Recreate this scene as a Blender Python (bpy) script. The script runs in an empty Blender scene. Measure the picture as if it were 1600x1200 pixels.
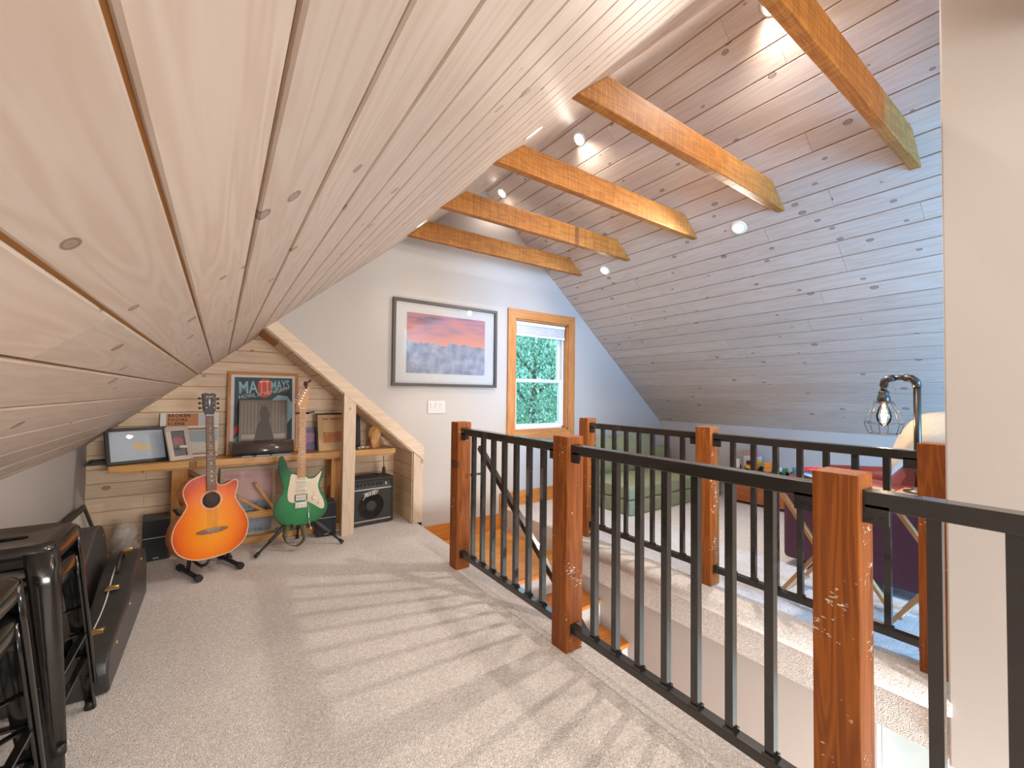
import bpy, bmesh, math, random
from mathutils import Vector, Matrix
random.seed(7)
SC = bpy.context.scene
COL = SC.collection
R = math.radians

# ------------------------------------------------------------------ camera
EYE = Vector((0, 0, 1.15))
yaw, pit, rol = R(34.747), R(1.3705), R(.6294)
fw = Vector((math.sin(yaw)*math.cos(pit), math.cos(yaw)*math.cos(pit), math.sin(pit)))
r0 = Vector((math.cos(yaw), -math.sin(yaw), 0)); u0 = r0.cross(fw)
rt = r0*math.cos(rol)+u0*math.sin(rol); up = -r0*math.sin(rol)+u0*math.cos(rol)
cd = bpy.data.cameras.new('camera'); cam = bpy.data.objects.new('camera', cd); COL.objects.link(cam)
cd.sensor_width = 36; cd.lens = 655.3/1600*36; cd.clip_start = .02; cd.clip_end = 300
cam.matrix_world = Matrix((( rt.x, up.x, -fw.x, EYE.x), (rt.y, up.y, -fw.y, EYE.y), (rt.z, up.z, -fw.z, EYE.z), (0, 0, 0, 1)))
SC.camera = cam

# ------------------------------------------------------------------ light and exposure
SC.view_settings.view_transform = 'Standard'; SC.view_settings.look = 'None'
SC.view_settings.gamma = 1; SC.view_settings.use_curve_mapping = False
SC.view_settings.exposure = 0.15
W = bpy.data.worlds.new('sky'); SC.world = W; W.use_nodes = True
bg = W.node_tree.nodes['Background']; bg.inputs[0].default_value = (.66, .87, 1.0, 1); bg.inputs[1].default_value = 4.5

def area(name, loc, rot, sx, sy, power, col):
    d = bpy.data.lights.new(name, 'AREA'); d.shape = 'RECTANGLE'; d.size = sx; d.size_y = sy
    d.energy = power; d.color = col
    o = bpy.data.objects.new(name, d); COL.objects.link(o); o.location = loc; o.rotation_euler = rot
    return o
# daylight by the side gable window, plus two added fill lamps
area('rear_fill', (1.15, -2.47, 1.3), (R(-90), 0, R(180)), 1.5, 1.05, 115, (1, .96, .91))  # added soft fill from behind the camera, no known window there
area('daylight_side_window', (2.90, -2.47, 1.05), (R(-90), 0, R(180)), .65, 1.6, 270, (.17, .50, 1))
area('stairwell_fill', (1.94, -1.22, -1.45), (R(-62), 0, R(180)), .7, .9, 190, (.93, .97, 1))  # lamp added low in the stairwell to brighten its walls
POT = 30; POTC = (1, .89, .79)

# ------------------------------------------------------------------ helpers
class MB:
    def __init__(s): s.v = []; s.f = []; s.sm = []
    def add(s, vs, fs, smooth=False, M=None):
        n = len(s.v)
        s.v += [tuple(M @ Vector(p)) if M else tuple(p) for p in vs]
        s.f += [tuple(i+n for i in f) for f in fs]; s.sm += [smooth]*len(fs); return s
    def box(s, x0, x1, y0, y1, z0, z1, M=None):
        return s.add([(x0,y0,z0),(x1,y0,z0),(x1,y1,z0),(x0,y1,z0),(x0,y0,z1),(x1,y0,z1),(x1,y1,z1),(x0,y1,z1)],
                     [(0,3,2,1),(4,5,6,7),(0,1,5,4),(1,2,6,5),(2,3,7,6),(3,0,4,7)], False, M)
    def cbox(s, c, d, M=None):
        return s.box(c[0]-d[0]/2, c[0]+d[0]/2, c[1]-d[1]/2, c[1]+d[1]/2, c[2]-d[2]/2, c[2]+d[2]/2, M)
    def bar(s, p, q, w, h, upv=(0,0,1)):
        p = Vector(p); q = Vector(q); d = (q-p).normalized(); u = Vector(upv)
        a = d.cross(u).normalized(); b = a.cross(d).normalized()
        vs = [e + a*(i*w/2) + b*(j*h/2) for e in (p, q) for i, j in ((-1,-1),(1,-1),(1,1),(-1,1))]
        return s.add(vs, [(0,1,2,3),(7,6,5,4),(0,4,5,1),(1,5,6,2),(2,6,7,3),(3,7,4,0)])
    def cyl(s, p, q, r, r2=None, n=12, smooth=True):
        return s.tube([p, q], [r, r if r2 is None else r2], n, smooth)
    def tube(s, pts, r, n=10, smooth=True, closed=False):
        pts = [Vector(p) for p in pts]; m = len(pts)
        rs = r if isinstance(r, (list, tuple)) else [r]*m
        vs = []; prev = None
        for i, p in enumerate(pts):
            if closed: d = pts[(i+1) % m]-pts[i-1]
            else: d = pts[min(i+1, m-1)]-pts[max(i-1, 0)]
            d.normalize()
            a = prev - d*prev.dot(d) if prev is not None else d.orthogonal()
            if a.length < 1e-6: a = d.orthogonal()
            a.normalize(); b = d.cross(a); prev = a
            vs += [p + (a*math.cos(2*math.pi*k/n) + b*math.sin(2*math.pi*k/n))*rs[i] for k in range(n)]
        fs = []
        for i in range(m if closed else m-1):
            j = (i+1) % m
            fs += [(i*n+k, i*n+(k+1) % n, j*n+(k+1) % n, j*n+k) for k in range(n)]
        s.add(vs, fs, smooth)
        if not closed:
            o = len(s.v)-m*n
            s.f += [tuple(o+k for k in reversed(range(n))), tuple(o+(m-1)*n+k for k in range(n))]; s.sm += [False]*2
        return s
    def lathe(s, prof, c=(0,0,0), n=20, smooth=True, M=None):
        vs = [(c[0]+r*math.cos(2*math.pi*k/n), c[1]+r*math.sin(2*math.pi*k/n), c[2]+z) for r, z in prof for k in range(n)]
        fs = [(i*n+k, i*n+(k+1) % n, (i+1)*n+(k+1) % n, (i+1)*n+k) for i in range(len(prof)-1) for k in range(n)]
        fs += [tuple(reversed(range(n))), tuple((len(prof)-1)*n+k for k in range(n))]
        return s.add(vs, fs, smooth, M)
    def prism(s, poly, axis, a, b, smooth=False, M=None):
        def P(u, v, w): return {'x': (w, u, v), 'y': (u, w, v), 'z': (u, v, w)}[axis]
        n = len(poly)
        vs = [P(u, v, a) for u, v in poly] + [P(u, v, b) for u, v in poly]
        o = len(s.v)
        s.add(vs, [tuple(reversed(range(n))), tuple(range(n, 2*n))], False, M)
        s.f += [(o+i, o+(i+1) % n, o+n+(i+1) % n, o+n+i) for i in range(n)]; s.sm += [smooth]*n
        return s
    def ball(s, c, r, n=12, m=8, M=None):
        rx, ry, rz = r if isinstance(r, (tuple, list)) else (r, r, r)
        vs = []
        for j in range(1, m):
            t = math.pi*j/m
            vs += [(c[0]+rx*math.sin(t)*math.cos(2*math.pi*k/n), c[1]+ry*math.sin(t)*math.sin(2*math.pi*k/n), c[2]+rz*math.cos(t)) for k in range(n)]
        fs = [(j*n+k, (j+1)*n+k, (j+1)*n+(k+1) % n, j*n+(k+1) % n) for j in range(m-2) for k in range(n)]
        t = len(vs); vs += [(c[0], c[1], c[2]+rz), (c[0], c[1], c[2]-rz)]
        fs += [(t, k, (k+1) % n) for k in range(n)] + [(t+1, (m-2)*n+(k+1) % n, (m-2)*n+k) for k in range(n)]
        return s.add(vs, fs, True, M)
    def grid(s, rows, smooth=True):
        m = len(rows); n = len(rows[0])
        return s.add([p for r_ in rows for p in r_], [(i*n+k, i*n+k+1, (i+1)*n+k+1, (i+1)*n+k) for i in range(m-1) for k in range(n-1)], smooth)
    def mesh(s, name):
        me = bpy.data.meshes.new(name); me.from_pydata(s.v, [], s.f)
        me.polygons.foreach_set('use_smooth', s.sm)
        bm = bmesh.new(); bm.from_mesh(me); bmesh.ops.recalc_face_normals(bm, faces=bm.faces); bm.to_mesh(me); bm.free()
        me.update(); return me
    def build(s, name, mat, parent=None, bevel=0, seg=2, sub=0, solid=0):
        o = bpy.data.objects.new(name, s.mesh(name)); COL.objects.link(o)
        if mat: o.data.materials.append(mat)
        if parent: o.parent = parent
        if solid: md = o.modifiers.new('Solid', 'SOLIDIFY'); md.thickness = solid; md.offset = 0
        if bevel:
            md = o.modifiers.new('Bevel', 'BEVEL'); md.width = bevel; md.segments = seg; md.limit_method = 'ANGLE'; md.angle_limit = R(40)
        if sub: md = o.modifiers.new('Subdivision', 'SUBSURF'); md.levels = sub; md.render_levels = sub
        return o

def tag(o, label, cat, group=None):
    o['label'] = label; o['category'] = cat
    if group: o['group'] = group
    return o
def thing(name, label, cat, loc=(0,0,0), rot=(0,0,0), group=None):
    o = bpy.data.objects.new(name, None); COL.objects.link(o); o.empty_display_size = .05
    o.location = loc; o.rotation_euler = rot
    return tag(o, label, cat, group)
def struct(o): o['kind'] = 'structure'; return o
def part_copy(o, parent, M=None):
    c = o.copy(); COL.objects.link(c); c.parent = parent
    if M is not None: c.matrix_local = M
    return c
def spline(pts, k=6, closed=True):
    n = len(pts); out = []
    for i in range(n if closed else n-1):
        g = lambda j: Vector(pts[j % n] if closed else pts[max(0, min(n-1, j))])
        p0, p1, p2, p3 = g(i-1), g(i), g(i+1), g(i+2)
        for a in range(k):
            t = a/k
            out.append(tuple(.5*((2*p1)+(p2-p0)*t+(2*p0-5*p1+4*p2-p3)*t*t+(3*p1-p0-3*p2+p3)*t**3)))
    if not closed: out.append(tuple(pts[-1]))
    return out
def text_mesh(txt, size, name, mat, parent, loc, rot=(R(90), 0, 0), sx=1, bold=0, shear=0, align='LEFT', sp=1):
    c = bpy.data.curves.new(name, 'FONT'); c.body = txt; c.size = size; c.align_x = align; c.extrude = .0004
    c.offset = bold; c.shear = shear; c.space_character = sp; c.resolution_u = 2
    t = bpy.data.objects.new('tmp', c); COL.objects.link(t)
    me = bpy.data.meshes.new_from_object(t.evaluated_get(bpy.context.evaluated_depsgraph_get()))
    bpy.data.objects.remove(t); bpy.data.curves.remove(c)
    o = bpy.data.objects.new(name, me); COL.objects.link(o); me.materials.clear(); me.materials.append(mat)
    o.parent = parent; o.location = loc; o.rotation_euler = rot; o.scale = (sx, 1, 1)
    return o

# ------------------------------------------------------------------ materials
def nt(name):
    m = bpy.data.materials.new(name); m.use_nodes = True
    t = m.node_tree; b = t.nodes['Principled BSDF']
    def N(ty, **k):
        n = t.nodes.new(ty)
        for a, v in k.items(): setattr(n, a, v)
        return n
    def L(a, b_): t.links.new(a, b_)
    return m, b, N, L
def rgba(c): return (c[0], c[1], c[2], 1)
def plain(name, c, rough=.5, metal=0, var=.06, scale=30, bump=0, emit=0, alpha=None, coat=0):
    m, b, N, L = nt(name)
    b.inputs['Roughness'].default_value = rough; b.inputs['Metallic'].default_value = metal
    tc = N('ShaderNodeTexCoord'); no = N('ShaderNodeTexNoise'); no.inputs['Scale'].default_value = scale; no.inputs['Detail'].default_value = 3
    L(tc.outputs['Object'], no.inputs['Vector'])
    mx = N('ShaderNodeMix', data_type='RGBA'); mx.inputs[6].default_value = rgba([x*(1-var) for x in c]); mx.inputs[7].default_value = rgba([min(1, x*(1+var)) for x in c])
    L(no.outputs['Fac'], mx.inputs[0]); L(mx.outputs[2], b.inputs['Base Color'])
    if bump:
        bp = N('ShaderNodeBump'); bp.inputs['Strength'].default_value = bump; bp.inputs['Distance'].default_value = .002
        L(no.outputs['Fac'], bp.inputs['Height']); L(bp.outputs['Normal'], b.inputs['Normal'])
    if emit: b.inputs['Emission Color'].default_value = rgba(c); b.inputs['Emission Strength'].default_value = emit
    if alpha is not None: b.inputs['Alpha'].default_value = alpha
    if coat: b.inputs['Coat Weight'].default_value = coat
    return m
def ramp(N, stops):
    r_ = N('ShaderNodeValToRGB'); e = r_.color_ramp.elements
    while len(e) < len(stops): e.new(.5)
    for el, (p, c) in zip(e, stops): el.position = p; el.color = rgba(c)
    return r_
def wood(name, light, dark, axis='x', rough=.5, grain=1.0, knots=0, knotc=(.2,.12,.08), saw=0, scr=0, wash=0, bump=.15, tone=.12):
    """grain along one local axis; knots with a centre each; every board shifted by its own random number"""
    m, b, N, L = nt(name); b.inputs['Roughness'].default_value = rough
    tc = N('ShaderNodeTexCoord'); oi = N('ShaderNodeObjectInfo')
    sep = N('ShaderNodeSeparateXYZ'); L(tc.outputs['Object'], sep.inputs[0])
    o = {'x': 'XYZ', 'y': 'YXZ', 'z': 'ZXY'}[axis]
    cmb = N('ShaderNodeCombineXYZ')
    for i, a in enumerate(o): L(sep.outputs[a], cmb.inputs[i])
    rnd = N('ShaderNodeMath', operation='MULTIPLY'); L(oi.outputs['Random'], rnd.inputs[0]); rnd.inputs[1].default_value = 61.7
    add = N('ShaderNodeVectorMath', operation='ADD'); L(cmb.outputs[0], add.inputs[0]); L(rnd.outputs[0], add.inputs[1])
    P = add.outputs[0]
    st = N('ShaderNodeVectorMath', operation='MULTIPLY'); L(P, st.inputs[0]); st.inputs[1].default_value = (1.3*grain, 16*grain, 16*grain)
    n1 = N('ShaderNodeTexNoise'); n1.inputs['Scale'].default_value = 1; n1.inputs['Detail'].default_value = 2; n1.inputs['Distortion'].default_value = .4
    L(st.outputs[0], n1.inputs['Vector'])
    sn = N('ShaderNodeMath', operation='MULTIPLY'); L(n1.outputs['Fac'], sn.inputs[0]); sn.inputs[1].default_value = 42
    si = N('ShaderNodeMath', operation='SINE'); L(sn.outputs[0], si.inputs[0])
    mr = N('ShaderNodeMapRange'); mr.inputs[1].default_value = -1; mr.inputs[2].default_value = 1; L(si.outputs[0], mr.inputs[0])
    st2 = N('ShaderNodeVectorMath', operation='MULTIPLY'); L(P, st2.inputs[0]); st2.inputs[1].default_value = (3, 160, 160)
    n2 = N('ShaderNodeTexNoise'); n2.inputs['Scale'].default_value = 1; n2.inputs['Detail'].default_value = 2; L(st2.outputs[0], n2.inputs['Vector'])
    g = N('ShaderNodeMix', data_type='FLOAT'); g.inputs[0].default_value = .45; L(mr.outputs[0], g.inputs[2]); L(n2.outputs['Fac'], g.inputs[3])
    pw = N('ShaderNodeMath', operation='POWER'); L(g.outputs[0], pw.inputs[0]); pw.inputs[1].default_value = 1.6 if wash else 1.0
    mx = N('ShaderNodeMix', data_type='RGBA'); mx.inputs[6].default_value = rgba(light); mx.inputs[7].default_value = rgba(dark)
    L(pw.outputs[0], mx.inputs[0]); col = mx.outputs[2]
    # tone of each piece
    tn = N('ShaderNodeMapRange'); L(oi.outputs['Random'], tn.inputs[0]); tn.inputs[3].default_value = 1-tone; tn.inputs[4].default_value = 1+tone*.6
    ml = N('ShaderNodeVectorMath', operation='SCALE'); L(col, ml.inputs[0]); L(tn.outputs[0], ml.inputs['Scale']); col = ml.outputs[0]
    if knots:
        S_ = (2.6, 9, 9)
        kv = N('ShaderNodeVectorMath', operation='MULTIPLY'); L(P, kv.inputs[0]); kv.inputs[1].default_value = (S_[0], S_[1], 0)
        vo = N('ShaderNodeTexVoronoi'); vo.voronoi_dimensions = '2D'; vo.inputs['Scale'].default_value = 1; L(kv.outputs[0], vo.inputs['Vector'])
        df = N('ShaderNodeVectorMath', operation='SUBTRACT'); L(kv.outputs[0], df.inputs[0]); L(vo.outputs['Position'], df.inputs[1])
        dv = N('ShaderNodeVectorMath', operation='MULTIPLY'); L(df.outputs[0], dv.inputs[0]); dv.inputs[1].default_value = (.62/S_[0], 1/S_[1], 0)
        ln = N('ShaderNodeVectorMath', operation='LENGTH'); L(dv.outputs[0], ln.inputs[0])
        sc = N('ShaderNodeSeparateColor'); L(vo.outputs['Color'], sc.inputs[0])
        rr = N('ShaderNodeMapRange'); L(sc.outputs[0], rr.inputs[0]); rr.inputs[1].default_value = 1-knots; rr.inputs[2].default_value = 1; rr.inputs[3].default_value = .003; rr.inputs[4].default_value = .017
        dd = N('ShaderNodeMath', operation='DIVIDE'); L(ln.outputs['Value'], dd.inputs[0]); L(rr.outputs[0], dd.inputs[1])
        km = ramp(N, [(0, (.75,)*3), (.45, (.55,)*3), (.8, (.95,)*3), (1.0, (0,)*3)]); 
        L(dd.outputs[0], km.inputs[0])
        gt = N('ShaderNodeMath', operation='GREATER_THAN'); L(sc.outputs[0], gt.inputs[0]); gt.inputs[1].default_value = 1-knots
        mk = N('ShaderNodeMath', operation='MULTIPLY'); L(km.outputs[0], mk.inputs[0]); L(gt.outputs[0], mk.inputs[1])
        k2 = N('ShaderNodeMix', data_type='RGBA'); L(mk.outputs[0], k2.inputs[0]); L(col, k2.inputs[6]); k2.inputs[7].default_value = rgba(knotc); col = k2.outputs[2]
    hgt = g.outputs[0]
    if saw:   # rough-sawn cross marks
        sv = N('ShaderNodeVectorMath', operation='MULTIPLY'); L(P, sv.inputs[0]); sv.inputs[1].default_value = (saw, 6, 6)
        n3 = N('ShaderNodeTexNoise'); n3.inputs['Scale'].default_value = 1; n3.inputs['Detail'].default_value = 1; L(sv.outputs[0], n3.inputs['Vector'])
        k3 = N('ShaderNodeMix', data_type='RGBA', blend_type='MULTIPLY'); 
        rp = ramp(N, [(.35, (.55,.5,.45)), (.6, (1,1,1))]); L(n3.outputs['Fac'], rp.inputs[0])
        k3.inputs[0].default_value = .55; L(col, k3.inputs[6]); L(rp.outputs[0], k3.inputs[7]); col = k3.outputs[2]; hgt = n3.outputs['Fac']
    if scr:   # pale chips of old paint
        sv = N('ShaderNodeVectorMath', operation='MULTIPLY'); L(P, sv.inputs[0]); sv.inputs[1].default_value = (150, 60, 60)
        n4 = N('ShaderNodeTexNoise'); n4.inputs['Scale'].default_value = 1; n4.inputs['Detail'].default_value = 3; L(sv.outputs[0], n4.inputs['Vector'])
        n5 = N('ShaderNodeTexNoise'); n5.inputs['Scale'].default_value = 9; L(P, n5.inputs['Vector'])
        mm = N('ShaderNodeMath', operation='MULTIPLY'); L(n4.outputs['Fac'], mm.inputs[0]); L(n5.outputs['Fac'], mm.inputs[1])
        rp = ramp(N, [(scr, (0,0,0)), (scr+.02, (1,1,1))]); L(mm.outputs[0], rp.inputs[0])
        k4 = N('ShaderNodeMix', data_type='RGBA'); L(rp.outputs[0], k4.inputs[0]); L(col, k4.inputs[6]); k4.inputs[7].default_value = (.8, .72, .6, 1); col = k4.outputs[2]
    L(col, b.inputs['Base Color'])
    bp = N('ShaderNodeBump'); bp.inputs['Strength'].default_value = bump; bp.inputs['Distance'].default_value = .003; L(hgt, bp.inputs['Height']); L(bp.outputs['Normal'], b.inputs['Normal'])
    return m
def carpet_mat(name, a, c):
    m, b, N, L = nt(name); b.inputs['Roughness'].default_value = .95
    b.inputs['Sheen Weight'].default_value = .2
    tc = N('ShaderNodeTexCoord')
    v = N('ShaderNodeTexVoronoi'); v.inputs['Scale'].default_value = 210; L(tc.outputs['Object'], v.inputs['Vector'])
    n = N('ShaderNodeTexNoise'); n.inputs['Scale'].default_value = 70; n.inputs['Detail'].default_value = 4; L(tc.outputs['Object'], n.inputs['Vector'])
    n2 = N('ShaderNodeTexNoise'); n2.inputs['Scale'].default_value = 4; L(tc.outputs['Object'], n2.inputs['Vector'])
    sc = N('ShaderNodeSeparateColor'); L(v.outputs['Color'], sc.inputs[0])
    f = N('ShaderNodeMix', data_type='FLOAT'); f.inputs[0].default_value = .5; L(sc.outputs[0], f.inputs[2]); L(n.outputs['Fac'], f.inputs[3])
    f2 = N('ShaderNodeMix', data_type='FLOAT'); f2.inputs[0].default_value = .2; L(f.outputs[0], f2.inputs[2]); L(n2.outputs['Fac'], f2.inputs[3])
    rp = ramp(N, [(.18, a), (.5, [(x+y)/2 for x, y in zip(a, c)]), (.8, c)]); L(f2.outputs[0], rp.inputs[0]); L(rp.outputs[0], b.inputs['Base Color'])
    bp = N('ShaderNodeBump'); bp.inputs['Strength'].default_value = .7; bp.inputs['Distance'].default_value = .006; bp.invert = True
    L(v.outputs['Distance'], bp.inputs['Height']); L(bp.outputs['Normal'], b.inputs['Normal'])
    return m
def glass_mat(name, tint, refl=.06, rough=.0):
    m, b, N, L = nt(name); t = m.node_tree
    tr = N('ShaderNodeBsdfTransparent'); tr.inputs[0].default_value = rgba(tint)
    gl = N('ShaderNodeBsdfGlossy'); gl.inputs['Roughness'].default_value = rough
    fr = N('ShaderNodeFresnel'); fr.inputs[0].default_value = 1.35
    mx = N('ShaderNodeMixShader'); L(fr.outputs[0], mx.inputs[0]); L(tr.outputs[0], mx.inputs[1]); L(gl.outputs[0], mx.inputs[2])
    L(mx.outputs[0], t.nodes['Material Output'].inputs[0]); t.nodes.remove(b)
    return m

M_PINE = wood('whitewashed_pine', (.66,.56,.48), (.57,.44,.35), 'x', .45, 1, .55, (.20,.135,.105), wash=1, bump=.08, tone=.07)
M_PINEV = wood('natural_pine_panel', (.88,.68,.48), (.78,.54,.34), 'x', .5, 1, .35, (.25,.12,.05), wash=1, bump=.08, tone=.16)
M_TRIMX = wood('pale_pine_trim_x', (.70,.55,.41), (.60,.44,.30), 'x', .5, 1, .25, (.35,.2,.12), wash=1)
M_TRIMZ = wood('pale_pine_trim_z', (.70,.55,.41), (.60,.44,.30), 'z', .5, 1, .25, (.35,.2,.12), wash=1)
M_GROOVE = plain('raw_pine_groove', (.55,.25,.07), .7)
M_BEAM = wood('rough_sawn_orange_fir', (.52,.215,.034), (.32,.105,.014), 'x', .6, 1.5, .25, (.14,.05,.02), saw=90, bump=.5, tone=.1)
M_POST = wood('reclaimed_fir_post', (.42,.118,.006), (.20,.045,.003), 'z', .62, 1.2, .5, (.09,.03,.012), scr=.40, bump=.3, tone=.08)
M_FIRX = wood('orange_fir_x', (.70,.27,.045), (.50,.15,.02), 'x', .4, 1, .0)
M_FIRY = wood('orange_fir_y', (.70,.27,.045), (.50,.15,.02), 'y', .4, 1, .0)
M_FIRZ = wood('orange_fir_z', (.70,.27,.045), (.50,.15,.02), 'z', .4, 1, .0)
M_CASX = wood('window_fir_x', (.64,.28,.08), (.48,.18,.045), 'x', .4, 1, .0)
M_CASZ = wood('window_fir_z', (.64,.28,.08), (.48,.18,.045), 'z', .4, 1, .0)
M_OAK = wood('golden_oak_plank', (.76,.36,.08), (.60,.24,.04), 'x', .3, 1.2, .0, tone=.15)
M_SHELF = wood('varnished_pine_shelf', (.72,.42,.16), (.58,.27,.07), 'x', .35, 1, .45, (.25,.09,.02))
M_SHELFZ = wood('varnished_pine_leg', (.66,.34,.11), (.52,.22,.05), 'z', .4, 1, .3, (.25,.09,.02))
M_TRAY = wood('honey_tray_wood', (.70,.40,.18), (.58,.29,.11), 'x', .4, 1.3, 0)
M_WALL = plain('white_wall_paint', (.52,.48,.445), .85, 0, .015, 60, .05)
M_CARPET = carpet_mat('speckled_beige_carpet', (.50,.455,.42), (.97,.91,.86))
M_BLACK = plain('black_powdercoat', (.032,.028,.025), .27, .2, .1, coat=.5)
M_BLACKP = plain('black_plastic', (.02,.02,.02), .45)
M_DARK = plain('charcoal_plastic', (.05,.05,.055), .55)
M_WHITE = plain('white_vinyl', (.82,.82,.80), .4)
M_PLATE = plain('white_switch_plastic', (.66,.63,.60), .35)
M_STEEL = plain('brushed_steel', (.62,.60,.57), .3, .9)
M_CHROME = plain('chrome', (.8,.8,.8), .12, 1)
M_GOLD = plain('brass', (.75,.52,.22), .28, .95)
M_GLASS = glass_mat('window_glass', (.84,.96,.98))
M_PICGLASS = glass_mat('picture_glass', (1, 1, 1))
M_LENS = plain('lamp_lens', (1,.9,.76), .4, emit=14)
print('materials ok')
# ------------------------------------------------------------------ the room
SL = .842; KL = math.hypot(1, SL)
def zl(x): return 1.408 + SL*x
def zr(x): return 4.963 - SL*x
XL, XR, XRID = -.75, 4.92, (4.963-1.408)/(2*SL)
ZRID = zl(XRID); YW, YB, YF = 3.56, 4.05, -2.4
XS0, XS1 = 1.48, 2.40          # stairwell
XWR, YWR = 2.33, .385          # partition beside the stair
ZLOW = -2.65

# floor: two carpeted decks with rolled edges along the stairwell
f = MB()
f.box(XL-.1, XS0-.03, YF-.1, YW, -.26, 0); f.box(XL-.1, 1.5, YW, YB+.1, -.26, 0)
f.box(XS1-.03, XR+.1, YF-.1, YW+.1, -.26, 0)
f.box(XS0-.04, XS1, YF-.1, -1.2, -.26, 0)
for x, y0, y1 in ((XS0-.04, -1.2, YW), (XS1-.035, YWR-.01, 2.54)):
    f.tube([(x, y0, -.045), (x, y1, -.045)], .045, 16)
floor = struct(f.build('floor', M_CARPET))
lf = struct(MB().box(.4, 3.4, YF, YW+.2, ZLOW-.1, ZLOW).build('floor', plain('lower_floor_oak', (.42,.25,.12), .4)))

# stairwell walls
s = MB()
s.box(XS0-.13, XS0-.03, -1.3, YW, ZLOW, -.09)
struct(s.build('wall_stair_near', M_WALL))
s = MB()
s.box(XS1, XS1+.1, .62, YW, ZLOW, -.09)
s.box(XS1, XS1+.1, YF, .62, -.225, -.09)
s.box(XS1, XS1+.1, YF, -.35, ZLOW, -.225)
struct(s.build('wall_stair_far', M_WALL))
struct(MB().box(XS0-.1, XS1+.1, -1.4, -1.3, ZLOW, -.2).build('wall_stair_end', M_WALL))
d = struct(MB().box(XS1+.06, XS1+.095, -.35, .62, ZLOW, -.225).build('door_1', plain('pale_blue_door', (.55,.66,.68), .5), bevel=.004))
# partition wall to the right of the stair
struct(MB().prism([(XWR, -.26), (XWR+.12, -.26), (XWR+.12, zr(XWR+.12)+.03), (XWR, zr(XWR)+.03)], 'y', YF, YWR).build('wall_right', M_WALL, bevel=.006))

# gable wall with window and alcove openings
WX0, WX1, WZ0, WZ1 = 2.50, 3.235, .76, 1.94
AX, AZ = 1.41, .63                                   # alcove jamb, start of its slope
def za(x): return AZ + .86*(AX-x)
AXP = (AZ+.86*AX-1.408)/(SL+.86); AZP = zl(AXP)
w = MB()
for poly in ([(AX, ZLOW), (WX0, ZLOW), (WX0, zr(WX0)+.03), (XRID, ZRID+.03), (AXP, AZP+.02), (AX, AZ)],
             [(WX0, ZLOW), (WX1, ZLOW), (WX1, WZ0), (WX0, WZ0)],
             [(WX0, WZ1), (WX1, WZ1), (WX1, zr(WX1)+.03), (WX0, zr(WX0)+.03)],
             [(WX1, -.26), (XR, -.26), (XR, zr(XR)+.03), (WX1, zr(WX1)+.03)],
             [(WX1, ZLOW), (3.4, ZLOW), (3.4, -.26), (WX1, -.26)]):
    w.prism(poly, 'y', YW, YW+.13)
struct(w.build('wall_back', M_WALL))
# gable wall behind the camera with an added opening for the fill lamp and the side window
w = MB()
def zc(x): return min(zl(x), zr(x))+.03
B = [(.4, 1.9, .75, 1.65), (2.55, 3.25, .2, 1.9)]
cuts = [XL, .4, 1.9, XRID, 2.55, 3.25, XR]
for a, b_ in zip(cuts, cuts[1:]):
    hole = next((h for h in B if h[0] == a), None)
    if hole:
        w.prism([(a, -.26), (b_, -.26), (b_, hole[2]), (a, hole[2])], 'y', YF-.13, YF)
        w.prism([(a, hole[3]), (b_, hole[3]), (b_, zc(b_)), (a, zc(a))], 'y', YF-.13, YF)
    else: w.prism([(a, -.26), (b_, -.26), (b_, zc(b_)), (a, zc(a))], 'y', YF-.13, YF)
struct(w.build('wall_front', M_WALL))
struct(MB().box(XL-.1, XL, YF, YB+.1, -.26, zl(XL)+.02).build('wall_left', M_WALL))
struct(MB().box(XR, XR+.1, YF, YW+.1, -.26, zr(XR)+.02).build('wall_knee_right', M_WALL))

# ceiling: backing of both slopes, boards laid on it as single pieces
TH_ = .05
c = MB()
c.prism([(XL-.1, zl(XL-.1)+.002), (XRID, ZRID+.002), (XR+.1, zr(XR+.1)+.002), (XR+.1, zr(XR+.1)+.12), (XRID, ZRID+.12), (XL-.1, zl(XL-.1)+.12)], 'y', YF-.1, YW+.13)
c.prism([(XL-.1, zl(XL-.1)+.002), (1.5, zl(1.5)+.002), (1.5, zl(1.5)+.1), (XL-.1, zl(XL-.1)+.1)], 'y', YW+.13, YB+.12)
ceil = struct(c.build('ceiling', M_GROOVE))
BOARD = {}
def board(length, width, thick, ch=.003):
    """plank with its long edges chamfered; length on x, face towards -z"""
    k = (round(length, 3), round(width, 4), thick)
    if k not in BOARD:
        h = width/2
        prof = [(-h, 0), (h, 0), (h, -thick+ch), (h-ch, -thick), (-h+ch, -thick), (-h, -thick+ch)]
        BOARD[k] = MB().prism(prof, 'x', -length/2, length/2).mesh('board')
    return BOARD[k]
def lay(parent, mat, O, U, V, rows, width, u0f, u1f, thick=.0075, gap=.005, mean=2.2, name='board', endgap=.0015):
    """rows of planks: O origin, U along, V across (unit vectors); face normal = side away from U x V"""
    U = Vector(U); V = Vector(V); Nn = U.cross(V)
    for i in range(rows):
        vc = (i+.5)*width; a, e = u0f(vc), u1f(vc)
        if e-a < .03: continue
        u = a
        nxt = a + random.uniform(.35, 1)*mean
        while u < e-1e-4:
            q = min(nxt, e)
            if e-q < .25: q = e
            ln = round(q-u-endgap, 3)
            o = bpy.data.objects.new(name, board(ln, width-gap, thick)); COL.objects.link(o)
            if not o.data.materials: o.data.materials.append(mat)
            p = Vector(O)+U*((u+q)/2)+V*vc
            o.matrix_world = Matrix(((U.x, V.x, Nn.x, p.x), (U.y, V.y, Nn.y, p.y), (U.z, V.z, Nn.z, p.z), (0,0,0,1)))
            o.parent = parent
            u = q; nxt = q + random.uniform(.75, 1.25)*mean
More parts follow.
